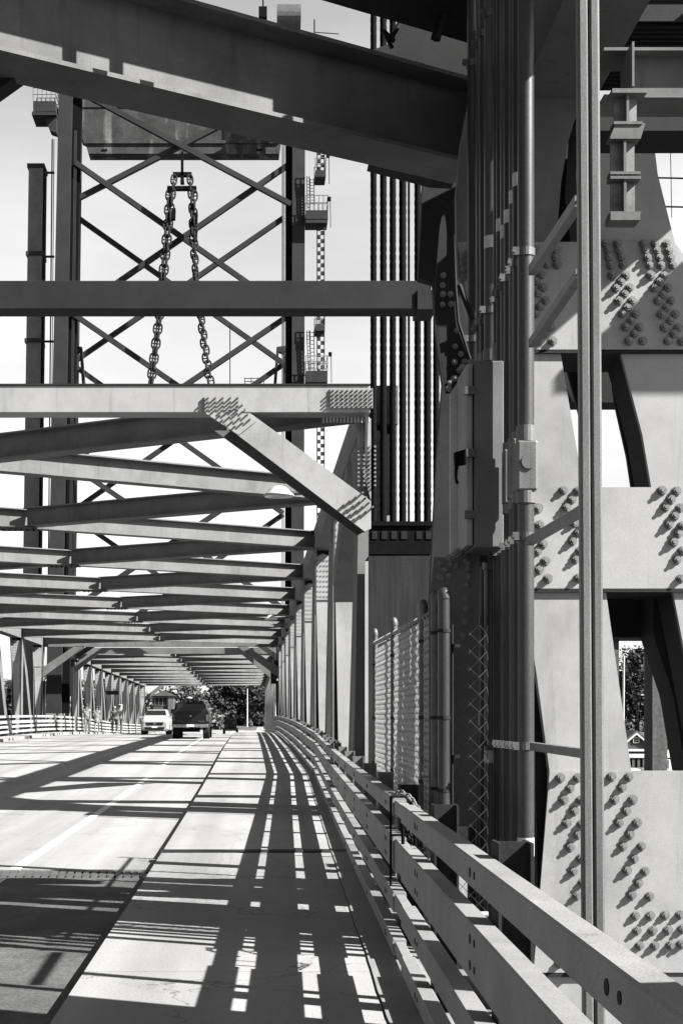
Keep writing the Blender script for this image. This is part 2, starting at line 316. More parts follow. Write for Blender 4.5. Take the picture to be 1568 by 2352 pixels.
# ------------------------------------------------------------------ lift span and third span
XR, XL = 2.15, -14.35
def truss_span(root, y0, n, p, sx0, zoff, detail):
    """two trusses with verticals, diagonals, chords; X bracing overhead."""
    y1 = y0+n*p
    for X, sgn in ((XR, 1), (XL, -1)):
        if detail or True:
            for k in range(n):
                a = y0+k*p; b_ = a+p
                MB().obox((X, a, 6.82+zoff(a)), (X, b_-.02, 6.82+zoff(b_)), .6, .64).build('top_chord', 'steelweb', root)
        for k in range(0, n+1):
            Y = y0+k*p; zo = zoff(Y); zb = dz(Y)-.3
            if k == 0: Y += .35
            if k == n: Y -= .35
            b = MB()
            yf = Y-.30
            b.prism([(X-.13, zb), (X+.15, zb), (X+.25, 5.3+zo), (X-.24, 5.3+zo)], 'y', yf, yf+.03)
            v = b.build('vertical', 'steel', root)
            s = MB()
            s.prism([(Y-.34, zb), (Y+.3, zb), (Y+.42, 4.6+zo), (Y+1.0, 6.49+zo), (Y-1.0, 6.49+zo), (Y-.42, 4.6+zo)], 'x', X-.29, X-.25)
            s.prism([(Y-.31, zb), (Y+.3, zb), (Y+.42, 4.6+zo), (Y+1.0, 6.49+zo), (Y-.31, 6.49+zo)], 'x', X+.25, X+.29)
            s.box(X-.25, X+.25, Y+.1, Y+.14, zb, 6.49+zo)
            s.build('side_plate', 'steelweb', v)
            g = MB(); yg = yf-.035
            g.prism([(X-.24, 5.05+zo), (X+.24, 5.05+zo), (X+.24, 6.3+zo), (X-.05, 6.4+zo), (X-.34, 6.25+zo), (X-.34, 5.75+zo)], 'y', yg, yg+.033)
            gg = g.build('splice_plate', 'steel', v)
            if k < 8 or not detail:
                q = MB()
                if detail: boltgrid(q, X-.2, X+.2, 5.15+zo, 6.2+zo, 5, 8, yg, .02, .022)
                else: boltgrid(q, X-.2, X+.2, 5.15+zo, 6.2+zo, 3, 5, yg, .03, .03)
                q.build('splice_bolts', 'boltm', v, kind='stuff')
            if detail and sgn > 0 and k < 5:
                q = MB(); q.box(X-.12, X+.12, yf-.02, yf, dz(Y)+.35, dz(Y)+.95); q.build('base_plate', 'steel', v)
            if k < n:
                a = (X, Y+.7, 6.3+zoff(Y)); c = (X, Y+(3.3 if sgn > 0 else 4.2), dz(Y+3)-.2)
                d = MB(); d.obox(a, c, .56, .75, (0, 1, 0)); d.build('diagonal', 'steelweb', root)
        strip(X-.28, X+.28, rng(y0, y1, p), -.05, .75, 'bottom_chord', 'steelweb', root)
    for k in range(n):
        a = y0+k*p+.12; c = a+p-.24; za = 6.83+zoff(a); zc = 6.83+zoff(c)
        MB().ibeam((XL+.3, a, za), (XR-.3, c, zc), .5, .36, .03).build('bracing_beam', 'steelweb', root)
        m1 = ((XL+XR)/2); ym = (a+c)/2; zm = (za+zc)/2
        e = .26
        t = (m1+e-(XL+.3))/((XR-.3)-(XL+.3))
        MB().ibeam((XR-.3, a, za), (m1+e, c+(a-c)*t, za+(zc-za)*(1-t)), .5, .36, .03).build('bracing_beam', 'steelweb', root)
        t = (m1-e-(XL+.3))/((XR-.3)-(XL+.3))
        MB().ibeam((m1-e, c+(a-c)*t, za+(zc-za)*(1-t)), (XL+.3, c, zc), .5, .36, .03).build('bracing_beam', 'steelweb', root)
        q = MB(); q.box(m1-.5, m1+.5, ym-.4, ym+.4, zm-.275, zm-.252); boltgrid(q, m1-.4, m1+.4, zm-.3, zm-.3, 6, 1, ym, .03, .02)
        q.build('cross_gusset', 'dark', root)
lift = thing('lift_span', ((XR+XL)/2, 23.7, 0), 'long steel truss lift span over the road, pale grey crossed beams overhead', 'bridge span')
Y0, PN = 23.7, 9.1
Y2 = Y0+8*PN
truss_span(lift, Y0, 8, PN, 0, lambda y: 0.0, True)
# near portal: beam, splice plates, knees
YP = 23.0
zt, zb_, = CAMZ+(VH-886)*YP/F, CAMZ+(VH-948)*YP/F
pb = MB().box(XL-.3, P(850, 0, YP)[0], YP, YP+.42, zb_, zt).build('portal_beam', 'steel', lift, bevel=.008)
MB().box(XL-.3, P(850, 0, YP)[0], YP-.02, YP+.46, zt, zt+.025).build('portal_flange', 'dark', lift)
knee = [(478, 948), (572, 948), (852, 1152), (852, 1210), (838, 1212), (829, 1207)]
def knee_parts(mir):
    f = (lambda x: x) if not mir else (lambda x: XL+XR-x)
    k = MB().prism([(f(x), z) for x, z in XZ([(480, 950), (575, 950), (852, 1152), (852, 1215), (838, 1222)], YP-.01)], 'y', YP-.01, YP+.03).build('knee_brace', 'steel', lift)
    MB().prism([(f(x), z) for x, z in XZ([(488, 955), (580, 955), (852, 1150), (852, 1205), (838, 1212)], YP-.01)], 'y', YP+1.2, YP+1.24).build('rear_flange', 'steelweb', k)
    MB().prism([(f(x), z) for x, z in XZ([(530, 952), (540, 952), (852, 1178), (852, 1186)], YP-.01)], 'y', YP+.031, YP+1.199).build('web', 'steelweb', k)
    MB().prism([(f(x), z) for x, z in XZ([(470, 909), (550, 909), (556, 950), (588, 968), (548, 1000), (480, 955), (470, 948)], YP-.05)], 'y', YP-.05, YP-.012).build('knee_plate', 'steel', k)
    q = MB()
    for (u, v, nx, ny, du, dv, su, sv) in ((478, 915, 5, 4, 17, 0, 0, 9), (505, 955, 4, 4, 17, -8, 10, 11), (790, 1160, 4, 4, 14, -9, 13, 11)):
        for i in range(nx):
            for j in range(ny):
                x, y, z = P(u+du*i+su*j*.6, v+dv*i+sv*j, YP-.05); q.cyl((f(x), y+.04, z), (f(x), y-.05, z), .017, 6)
    q.build('knee_bolts', 'boltm', k, kind='stuff')
knee_parts(False); knee_parts(True)
sp = plate([(758, 893), (856, 893), (856, 938), (758, 938)], YP-.03, .028, 'portal_splice', 'steel', lift)
q = MB()
for i in range(9):
    for j in range(5):
        x, y, z = P(765+i*11, 898+j*9, YP-.03); q.cyl((x, y, z), (x, y-.06, z), .017, 6)
q.build('splice_bolts', 'boltm', sp, kind='stuff')
q = MB()
for i in range(14):
    x, y, z = P(742+i*8, 962, YP+.1); q.cyl((x, y, z+.02), (x, y, z-.07), .02, 6)
q.build('flange_bolts', 'boltm', lift, kind='stuff')
# end post pieces to the right of the near portal
plate([(815, 962), (852, 962), (852, 1150), (826, 1060)], YP+.3, .03, 'end_post_plate', 'steel', lift)
ep = MB(); ep.prism(XZ([(822, 1230), (846, 1218), (846, 1790), (812, 1790)], YP), 'y', YP, YP+.4); ep.build('end_post', 'steelweb', lift)
MB().box(P(838, 0, 22)[0], P(845.5, 0, 22)[0], 22.0, 22.06, -.5, CAMZ+(VH-1290)*22/F).build('end_post_flange', 'steel', lift)
bt = MB(); boltgrid(bt, P(826, 0, YP)[0], P(850, 0, YP)[0]+.1, P(0, 1110, YP)[2], P(0, 1020, YP)[2], 4, 10, YP+.29, .02, .06); bt.build('end_post_bolts', 'boltm', lift, kind='stuff')
for u, v in ((770, 1075), (740, 1165)):
    pass
# haunch sheets between portal and first panel (dark triangular webs)
MB().prism([(YP+.5, -.3), (YP+1.2, -.3), (YP+1.6, 4.3), (YP+3.5, 6.49), (YP+.5, 6.49)], 'x', 1.86, 1.9).build('end_web', 'steelweb', lift)
MB().prism([(YP+4.2, 6.49), (YP+5.2, 6.49), (YP+9.0, 5.0), (YP+9.0, 4.2)], 'x', 1.86, 2.4).build('end_rafter', 'steelweb', lift)
# grey weathered end panel and far portal
pan = MB().box(P(846, 0, 22.2)[0], P(990, 0, 22.2)[0], 22.2, 22.9, -.6, CAMZ+(VH-1278)*22.2/F).build('end_panel', 'panel', lift)
MB().box(XL-.3, XR+.3, Y2-.1, Y2+.35, 6.42, 6.86).build('far_portal_beam', 'steelweb', lift)
for X, s in ((XR, -1), (XL, 1)):
    MB().prism([(X+s*.2, 4.3), (X+s*.2, 5.0), (X+s*2.4, 6.45), (X+s*3.1, 6.45)], 'y', Y2-.1, Y2+.3).build('far_knee_brace', 'steelweb', lift)
    MB().box(X-.45 if s < 0 else X-.1, X+.45, Y2-.4, Y2-.1, .3, 4.1).build('far_end_panel', 'panel', lift)
third = thing('approach_span', ((XR+XL)/2, 107, 0), 'farthest steel truss span beyond the far lift tower, low against the trees', 'bridge span')
zo3 = lambda y: -.15-(y-107)/83*.55
truss_span(third, 107, 9, 9.1, 0, zo3, False)
for yy, zz in ((107, 6.6), (188.9, 6.05)):
    MB().box(XL-.3, XR+.3, yy-.5, yy-.1, zz-.2, zz+.25).build('portal_beam', 'steelweb', third)
    for X, s in ((XR, -1), (XL, 1)):
        MB().prism([(X+s*.2, zz-2.4), (X+s*.2, zz-1.8), (X+s*2.2, zz-.2), (X+s*2.9, zz-.2)], 'y', yy-.5, yy-.1).build('knee_brace', 'steelweb', third)
# ------------------------------------------------------------------ hoist ropes and socket block
YRP = 23.35
rp = thing('hoist_rope_hanger', (P(915, 0, YRP)[0], YRP, P(0, 1278, YRP)[2]), 'row of thick black hoist ropes clamped into a black socket block', 'hoist ropes')
def rope_mesh(r, z0, z1):
    b = MB(); vs = []; fs = []; n = 10; m = int((z1-z0)/.05)
    for j in range(m+1):
        z = z0+(z1-z0)*j/m; rr = r*(1+.045*math.sin(j*2.1))
        for i in range(n): t = 2*math.pi*i/n+j*.25; vs.append((rr*math.cos(t), rr*math.sin(t), z))
    for j in range(m):
        for i in range(n): a = j*n+i; c = j*n+(i+1) % n; fs.append((a, c, c+n, a+n))
    return b.add(vs, fs)
zr0 = P(0, 1205, YRP)[2]; rows = [(851, 864), (873, 887), (895, 908.5), (917, 932), (936, 941), (952, 965.5), (973.5, 989), (995, 1008)]
for a, c in rows:
    w_ = (c-a)*YRP/F/2*1.13; X = ((a+c)/2-UX)*YRP/F
    bb = rope_mesh(w_, zr0, 19.0); bb.v = [(x+X, y+YRP, z) for x, y, z in bb.v]; rr = bb.build('rope', 'black', rp, smooth=True)
    if c-a > 8:
        MB().cyl((X, YRP-.06, zr0-.38), (X, YRP-.06, zr0+.02), w_*1.25, 10).build('socket', 'black', rr)
        MB().box(X-w_*.8, X+w_*.8, YRP-.215, YRP-.2, zr0-.27, zr0-.14).build('socket_pin', 'cond', rr)
MB().box(P(842, 0, YRP)[0], P(988, 0, YRP)[0], YRP-.2, YRP+.25, P(0, 1278, YRP)[2], P(0, 1213, YRP)[2]).build('socket_block', 'black', rp, bevel=.01)
MB().box(P(836, 0, YRP)[0], P(990, 0, YRP)[0], YRP-.24, YRP+.25, P(0, 1213, YRP)[2]+.002, P(0, 1203, YRP)[2]).build('socket_lid', 'black', rp)
# ------------------------------------------------------------------ near tower
nt_ = thing('near_lift_tower', (3.2, 9.7, -.4), 'huge near steel tower with bolted batten plates and curved gusset at right', 'lift tower')
G = 11.35
legL = [(1047, 450), (1050, 600), (1078, 740), (1125, 900), (1160, 1100), (1200, 1350), (1232, 1550), (1262, 1775), (1255, 2400), (1455, 2400), (1450, 1775), (1391, 1360), (1337, 1110), (1285, 800), (1281, 640), (1280, 520), (1288, 420), (1303, 330), (1330, 240), (1378, 130), (1440, 0), (1600, -300), (1600, -560), (1085, -560), (1082, 200), (1058, 330)]
def smooth_poly(p): return p
legLo = [(1052, 640), (1078, 740), (1125, 900), (1160, 1100), (1200, 1350), (1232, 1550), (1262, 1775), (1255, 2400), (1455, 2400), (1450, 1775), (1391, 1360), (1337, 1110), (1285, 800), (1281, 640)]
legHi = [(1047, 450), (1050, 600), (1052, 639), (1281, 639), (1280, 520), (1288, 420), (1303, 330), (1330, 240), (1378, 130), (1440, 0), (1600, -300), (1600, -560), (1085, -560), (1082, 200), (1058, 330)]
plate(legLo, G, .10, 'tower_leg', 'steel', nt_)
plate(legHi, G, .10, 'tower_head_shade_toned', 'steelweb', nt_)  # same paint as the legs, coloured darker to stand in for shade
MB().prism(XZ([(1262, 1775), (1232, 1550), (1245, 2400), (1255, 2400)], G), 'y', G+.1, G+.4).build('leg_flange', 'dark', nt_)
legR = [(1335, 240), (1325, 400), (1345, 560), (1395, 700), (1425, 808), (1475, 1000), (1495, 1118), (1545, 1360), (1625, 1775), (1640, 2400), (1860, 2400), (1850, 1775), (1760, 1118), (1690, 808), (1580, 600), (1550, 560), (1530, 480), (1510, 400), (1498, 300), (1497, 240)]
rl = plate(legR, G, .05, 'tower_leg', 'steel', nt_)
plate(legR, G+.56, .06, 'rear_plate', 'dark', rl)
plate([(u_+14, v_) for u_, v_ in legR[:10]]+[(u_+4, v_) for u_, v_ in reversed(legR[:10])], G+.051, .505, 'inner_web', 'dark', rl)  # hollow leg: dark colour here and behind stands in for its unlit inside
# side returns of the left leg (depth seen at its right edge)
def off(pts, d): return pts
P1 = plate([(1052, 556), (1545, 556), (1610, 700), (1700, 805), (1092, 805)], G-.03, .028, 'batten_plate', 'steel', nt_)
P2 = plate([(1165, 1120), (1860, 1120), (1860, 1353), (1205, 1353)], G-.03, .028, 'batten_plate', 'steel', nt_)
P3 = plate([(1262, 1772), (1860, 1772), (1860, 2236), (1340, 2236), (1225, 2236)], G-.03, .028, 'batten_plate', 'steel', nt_)
for pp, va, ua, ub in ((P1, 805, 1092, 1700), (P2, 1353, 1205, 1860), (P3, 2236, 1225, 1860)):
    z = P(0, va, G)[2]; MB().box(P(ua, 0, G)[0], P(ub, 0, G)[0], G-.03, G+.6, z-.03, z-.002).build('plate_flange', 'dark', pp)
B1 = [(115,205),(310,210),(310,285),(225,355),(325,355),(165,455),(115,520),(180,580),(130,640),(205,710),(150,775),(115,840),(260,970),(200,1035),(150,1110),(280,1110),(800,145),(920,145),(825,210),(935,212),(835,280),(960,280),(855,358),(975,358),(870,460),(1005,460),(955,520),(905,585),(1040,580),(990,640),(935,710),(1065,710),(1015,780),(970,840),(1095,845),(1050,910),(1000,970),(1135,975),(1085,1040),(1035,1110),(1170,1110),(1175,145),(1290,145),(1405,145),(1195,210),(1310,212),(1425,218),(1215,285),(1335,285),(1445,290),(1235,358),(1350,358),(1465,358),(1250,458),(1380,460),(1335,522),(1285,585),(1415,585),(1370,650),(1320,710),(1450,710),(1405,780),(1355,845),(1490,845),(1440,910),(1385,975),(1520,980),(1475,1040),(1420,1110),(1555,1115)]
for x, y in B1: bolt((1280+x/4.052)*.9405, (560+y/4.052)*.9405, G-.03, P1)
for v in (590, 604, 620, 636): bolt(1066, v, G-.03, P1); 
for v in (583, 597, 612, 628): bolt(1079, v, G-.03, P1)
B2 = [(385,235),(530,240),(470,325),(415,405),(135,415),(150,580),(530,655),(475,740),(185,770),(130,840),(555,835),(505,920),(210,935),(145,1020),(235,1110),(535,1105),(1360,240),(1505,245),(1450,325),(1395,405),(1540,410),(1485,490),(1430,575),(1560,590),(1520,660),(1475,750),(1560,835),(1510,925),(1545,1110),(490,560),(560,620)]
for x, y in B2: bolt((1280+x/4.052)*.9405, (1140+y/4.052)*.9405, G-.03, P2)
B3 = [(1005,190),(1085,190),(1050,237),(1020,290),(1098,292),(1070,342),(1035,397),(1105,403),(1085,452),(1050,508),(1100,560),(1065,620),(1108,672),(1082,732),(1240,185),(1320,185),(1288,235),(1255,290),(1338,290),(1308,342),(1275,397),(1358,397),(1325,450),(1293,505),(1378,505),(1345,562),(1312,615),(1395,620),(1365,675),(1333,730),(1415,735),(1350,825),(1418,825),(1487,822),(1555,820),(1358,893),(1430,893),(1500,890),(1565,885),(1370,962),(1440,962),(1512,960),(1000,1045),(1060,1080),(1560,955)]
for x, y in B3: bolt((834+x/1.8825)*.9405, (1800+y/1.8825)*.9405, G-.03, P3)
# beams behind the leg openings
MB().box(P(1250, 0, 12.4)[0], P(1490, 0, 12.4)[0], 12.4, 12.7, P(0, 925, 12.4)[2], P(0, 770, 12.4)[2]).build('cross_beam', 'dark', nt_)
MB().box(P(1250, 0, 12.4)[0], P(1760, 0, 12.4)[0], 12.4, 12.7, P(0, 1465, 12.4)[2], P(0, 1330, 12.4)[2]).build('cross_beam', 'dark', nt_)
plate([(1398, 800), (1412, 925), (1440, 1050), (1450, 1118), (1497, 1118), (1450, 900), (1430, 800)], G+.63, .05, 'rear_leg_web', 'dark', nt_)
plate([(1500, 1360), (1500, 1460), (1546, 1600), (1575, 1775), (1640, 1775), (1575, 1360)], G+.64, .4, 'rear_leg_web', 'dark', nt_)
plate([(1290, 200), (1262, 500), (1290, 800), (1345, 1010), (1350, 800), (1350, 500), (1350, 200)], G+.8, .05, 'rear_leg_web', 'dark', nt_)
# rear upright frame seen through the lower opening
YQ = 14.0
for (a, c) in ((1404, 1421), (1498, 1532)): MB().box(P(a, 0, YQ)[0], P(c, 0, YQ)[0], YQ, YQ+.3, -1.5, P(0, 1470, YQ)[2]).build('rear_upright', 'wood', nt_)
MB().box(P(1400, 0, YQ)[0], P(1535, 0, YQ)[0], YQ-.05, YQ+.3, P(0, 1470, YQ)[2], P(0, 1455, YQ)[2]).build('rear_crosspiece', 'wood', nt_)
# upper right beam, bracket stack, hangers, platform, added shade strips
MB().box(P(1378, 0, 9.9)[0], P(1700, 0, 9.9)[0], 9.3, 9.36, P(0, 232, 9.3)[2], P(0, 132, 9.3)[2]).build('header_beam', 'steelweb', nt_)
ub = MB(); z0, z1 = P(0, 232, 9.3)[2], P(0, 132, 9.3)[2]
ub.box(P(1378, 0, 9.3)[0], P(1700, 0, 9.3)[0], 9.2, 9.5, z1, z1+.02); ub.box(P(1378, 0, 9.3)[0], P(1700, 0, 9.3)[0], 9.2, 9.5, z0-.02, z0); ub.build('header_flange', 'steelweb', nt_)
MB().box(P(1429, 0, 9.3)[0], P(1700, 0, 9.3)[0], 9.9, 10.3, P(0, 300, 9.9)[2], P(0, 232, 9.9)[2]).build('header_beam', 'dark', nt_)
MB().box(P(1440, 0, 9.2)[0], P(1445, 0, 9.2)[0], 9.08, 9.3, z0, z1).build('header_stiffener', 'steelweb', nt_)
br = MB(); bks = []; YB = 9.0
def seg(a, c, v0, v1, wb=None):
    x0, x1 = P(a, 0, YB)[0], P(c, 0, YB)[0]; za, zc = P(0, v1, YB)[2], P(0, v0, YB)[2]; xm = (x0+x1)/2
    bks.append((x0+.01, x1-.01, YB+.06, YB+.08, za+.002, zc-.002)); br.box(xm-.008, xm+.008, YB, YB+.06, za, zc)
    br.box(x0-.01, x1+.01, YB-.01, YB+.09, zc, zc+.018); br.box(x0-.01, x1+.01, YB-.01, YB+.09, za-.018, za)
seg(1412, 1471, 212, 280); seg(1404, 1466, 320, 395); seg(1404, 1467, 412, 487)
br.prism(XZ([(1400, 318), (1412, 287), (1482, 283), (1471, 318)], YB), 'y', YB, YB+.1)
br.box(P(1400, 0, YB)[0], P(1468, 0, YB)[0], YB-.02, YB+.12, P(0, 508, YB)[2], P(0, 492, YB)[2])
br.box(P(1404, 0, YB)[0], P(1484, 0, YB)[0], YB-.02, YB+.12, P(0, 216, YB)[2], P(0, 206, YB)[2])
o = br.build('bracket_stack', 'steelweb', nt_); [MB().box(*k_).build('bracket_web', 'mottle', o) for k_ in bks]
def grating(poly, z, name):
    xs = [p[0] for p in poly]; ys = [p[1] for p in poly]
    g = MB().prism(poly, 'z', z, z+.04).build(name, 'dark', nt_)
    e = MB()
    for (a, c) in zip(poly, poly[1:]+poly[:1]): e.obox((a[0], a[1], z-.02), (c[0], c[1], z-.02), .04, .12)
    e.build('edge_beam', 'dark', g)
for xa_, xb_ in ((3.3, 3.9), (4.3, 4.7), (5.25, 6.4)): grating([(xa_, 10.1), (xb_, 10.1), (xb_, 10.95), (xa_, 10.95)], 6.8, 'platform_and_shade_grating')  # strips added above the view, gapped to shade and streak the plates
grating([(2.78, 10.3), (4.5, 10.3), (4.5, 11.4), (2.78, 11.4)], 6.72, 'platform_and_shade_grating')
gb = MB()
for i in range(16): gb.box(2.8, 4.5, 10.3+i*.07, 10.3+i*.07+.02, 6.64, 6.72)
gb.build('grating_bars', 'dark', nt_, kind='stuff')
# far strut across at v 645..728 (dark tower paint)
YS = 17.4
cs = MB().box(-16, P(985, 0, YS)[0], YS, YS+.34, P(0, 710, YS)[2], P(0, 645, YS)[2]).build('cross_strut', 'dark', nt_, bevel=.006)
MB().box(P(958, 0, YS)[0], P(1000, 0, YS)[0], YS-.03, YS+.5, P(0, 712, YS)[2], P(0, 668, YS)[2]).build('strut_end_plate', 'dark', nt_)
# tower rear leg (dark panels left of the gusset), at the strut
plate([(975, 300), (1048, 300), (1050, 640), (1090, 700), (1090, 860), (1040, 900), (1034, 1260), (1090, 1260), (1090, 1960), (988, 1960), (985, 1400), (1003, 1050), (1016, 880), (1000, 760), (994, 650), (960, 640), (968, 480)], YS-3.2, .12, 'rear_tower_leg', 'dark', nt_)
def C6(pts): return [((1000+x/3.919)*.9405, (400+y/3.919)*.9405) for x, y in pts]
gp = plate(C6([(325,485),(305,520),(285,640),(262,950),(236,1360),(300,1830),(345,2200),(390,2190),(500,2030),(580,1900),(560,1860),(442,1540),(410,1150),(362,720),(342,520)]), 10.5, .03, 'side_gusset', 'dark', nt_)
for x, y in [(322,1070),(315,1165),(318,1250),(390,1250),(315,1350),(395,1345),(450,1600),(435,1750),(490,1825),(430,1900),(525,1895),(475,1980),(385,2100),(420,2060)]:
    u, v = C6([(x, y)])[0]; bolt(u, v, 10.5, gp, .7)
MB().path([P(1040, 540, 10.3), P(1046, 660, 10.3), P(1052, 740, 10.3), P(1083, 838, 10.3)], .012, 6).build('edge_rib', 'dark', nt_)
MB().path([P(1054, 655, 10.2), P(1085, 735, 10.2)], .02, 6).build('edge_rib', 'dark', nt_)
def C8(pts): return [((1060+x/3.919)*.9405, (820+y/3.919)*.9405) for x, y in pts]
lp = plate(C8([(152,560),(320,310),(420,310),(420,2060),(190,2130),(152,2085)]), 10.25, .03, 'leg_cover_sun_toned', 'bright', nt_)  # pale colour stands in for sunlight on this panel
gp2 = plate(C8([(0,2120),(200,2130),(380,2025),(440,2000)])+[(1095, 1900), (985, 1900), (985, 1380)], 10.22, .02, 'lower_gusset', 'steelweb', nt_)
for x, y in [(48,2190),(148,2190),(95,2250),(45,2310),(140,2310),(325,2190),(325,2310)]:
    u, v = C8([(x, y)])[0]; bolt(u, v, 10.22, gp2, .7)
for x, y in [(1005,505+835),(1000,0)]: pass
for u, v in [(1073,1310),(1070,1345),(1068,1378),(1071,1400),(1066,1430),(1070,1290),(1012,1330),(1046,1300),(1062,1460)]: bolt(u, v, 10.22, gp2, .7)
for x, y in [(270,300),(200,410),(140,510),(350,250),(330,1995),(300,2030),(250,2060),(215,2080),(140,2130),(180,2110),(275,2045)]:
    u, v = C8([(x, y)])[0]; bolt(u, v, 10.1, lp, .7)
# approach portal beams over the camera side: big diagonal, its mate and the edge chords (near span)
near = thing('near_span', (-6, 8, 6.6), 'deep sloping overhead beam of the near span crossing the top of the view', 'bridge beam')
def kI(u, v): return CAMZ+(VH-v)
zB = 6.6; ya = 4.0+.55*(0)
xa, ya_, xb, yb_ = XL+.3, 4.05, 2.0, 13.1
MB().ibeam((xa, ya_, zB+.39), (xb, yb_, zB+.39), .78, .48, .035).build('bracing_beam', 'steelweb', near)
MB().ibeam((XR-.3, 4.2, zB+.39), (-5.8, 8.4, zB+.39), .78, .48, .035).build('bracing_beam', 'steelweb', near)
MB().ibeam((-6.4, 8.75, zB+.39), (XL+.3, 13.1, zB+.39), .78, .48, .035).build('bracing_beam', 'steelweb', near)
dv = Vector((xb-xa, yb_-ya_, 0)).normalized(); pv = Vector((dv.y, -dv.x, 0))
def along(t, p, z): v = Vector((xa, ya_, 0))+dv*t+pv*p; return (v.x, v.y, z)
wk = MB(); q4 = [along(9, .0, 0), along(20.5, .0, 0), along(20.5, 1.7, 0), along(17.9, 1.7, 0), along(17.5, .98, 0), along(9, .98, 0)]
wk.prism([(p[0], p[1]) for p in q4], 'z', 7.82, 7.86); wk.build('added_shade_slab', 'dark', near)  # slab added out of frame to shade the upper beam web
for t in (11.6, 12.9, 14.2, 15.2, 15.6): MB().obox(along(t, .98, 7.84), along(t, .98, 7.30), .13, .05, (0, 1, 0)).build('added_shade_bar', 'dark', near)  # bars added out of frame to cast stripes on the web
MB().box(2.38, 2.52, 5.3, 6.6, -.3, 6.55).build('vertical', 'steelweb', near)
MB().obox((2.45, -.8, 6.4), (2.45, 3.6, -.2), .5, .5, (0, 1, 0)).build('diagonal', 'steelweb', near)
gp3 = plate([(852, 346), (918, 312), (1050, 318), (1053, 388), (1000, 385)], 13.2, .5, 'node_gusset', 'dark', near)
q = MB()
for u, v in [(905,335),(940,345),(975,335),(925,352),(960,358),(1000,350),(985,365),(890,345)]:
    x, y, z = P(u, v, 13.0); q.cyl((x, y+.25, z+.05), (x, y+.25, z-.06), .04, 6)
q.build('node_bolts', 'dark', gp3, kind='stuff')
for X in (XR+.3, XL):
    MB().obox((X, -12, 6.95), (X, 13.6, 6.95), .6, .8).build('top_chord', 'steelweb', near)
MB().prism(XZ([(855, 115), (905, 95), (955, -60), (1100, -60), (1085, 330), (1000, 340), (930, 330)], 13.4), 'y', 13.4, 13.9).build('node_web', 'dark', near)
MB().obox(P(-80, 240, 11.2), P(60, 140, 11.2), .2, .2).build('sway_brace', 'dark', near)
MB().path([P(900, 85, 12.8), P(925, 40, 12.8), P(945, -30, 12.8)], .025, 6).path([P(905, 95, 12.7), P(880, 70, 12.7), P(900, 110, 12.7)], .02, 6).build('hanger_cable', 'dark', near)
MB().path([P(1000, 90, 12.6), P(1030, -30, 12.6)], .05, 6).build('hanger_pipe', 'dark', near)
# ------------------------------------------------------------------ conduits
cb = thing('conduit_bundle', (1.7, 9.6, -.3), 'bank of tall dark electrical conduits strapped in a row beside the tower', 'conduits')
XC = 1.76
spec = [(1207, .052), (1192, .044), (1182, .04), (1171.5, .044), (1161.5, .04), (1152, .04), (1144, .036), (1128, .052), (1113, .04), (1104, .04), (1089, .055)]
ks = []
zs_hi, zs_lo, zs_bot = 4.58, 2.76, 1.42
tagsv = {1: [400], 2: [440], 3: [485], 4: [520], 5: [505], 7: [545, 1725], 9: [1640], 0: [1925], 3.5: []}
for i, (u, r) in enumerate(spec):
    D = XC*F/(u-UX); x, y = XC, D; r *= 1.02
    o = MB().cyl((x, y, -.4), (x, y, 7.9), r, 20, cap=False).build('conduit', 'cond2' if i in (0, 2, 4, 7, 9) else 'cond', cb, smooth=True); ks.append((o, x, y, r))
    for z in (zs_hi, zs_lo, zs_bot, 6.75):
        s = MB(); s.lathe((x, y, z), [(r*1.02, -.025), (r*1.13, -.025), (r*1.13, .025), (r*1.02, .025)], 18)
        s.box(x-r*1.75, x-r*.95, y-r*.9, y-r*.6, z-.025, z+.025); s.cyl((x-r*1.6, y-r*1.1, z), (x-r*1.6, y-r*.4, z), .014, 6)
        s.build('strap', 'galv', o)
    if i in tagsv:
        for v in tagsv[i]:
            z = P(0, v, y)[2]; MB().lathe((x, y, z), [(r*1.03, -.09 if v < 1900 else -.12), (r*1.03, .0)], 18).build('tag', 'bright', o)
MB().box(1.87, 1.90, 9.9, 11.15, -.3, 4.3).build('added_shadow_plate', 'dark', cb)  # added plate, hidden by the conduits, makes their cast shadow solid
# couplings and pull boxes mid height
def coupling(i, v0, v1, k, nm='coupling'):
    o, x, y, r = ks[i]; z0, z1 = P(0, v1, y)[2], P(0, v0, y)[2]
    MB().cyl((x, y, z0), (x, y, z1), r*k, 18).build(nm, 'polem', o, smooth=False)
def pull(i, v0, v1, k):
    o, x, y, r = ks[i]; z0, z1 = P(0, v1, y)[2], P(0, v0, y)[2]
    bx = MB().box(x-r*k, x+r*k, y-r*k, y+r*k, z0, z1).build('pull_box', 'polem', o, bevel=.012)
    if i == 0: 
        o2 = MB().cyl((x+.005, y-r*k-.012, (z0+z1)/2+.02), (x+.005, y-r*k+.01, (z0+z1)/2+.02), .045, 24); o2.build('cover_disc', 'polem', bx) if False else o2.build('cover_disc', 'polem', o)
pull(0, 1016, 1130, 1.22); coupling(0, 980, 1016, 1.18); coupling(0, 1130, 1158, 1.2)
for i, (a, c) in {1: (1010, 1135), 2: (1025, 1150), 3: (1035, 1160), 4: (1030, 1150), 5: (1045, 1168), 6: (1050, 1165)}.items():
    pull(i, a, c, 1.12); coupling(i, a-16, a, 1.15); coupling(i, c, c+22, 1.15)
for i, (a, c) in {7: (1262, 1310), 8: (1272, 1308), 9: (1276, 1316)}.items(): coupling(i, a, c, 1.18)
for i, (a, c) in {7: (805, 832), 6: (790, 832), 8: (812, 832)}.items(): coupling(i, a, c, 1.15)
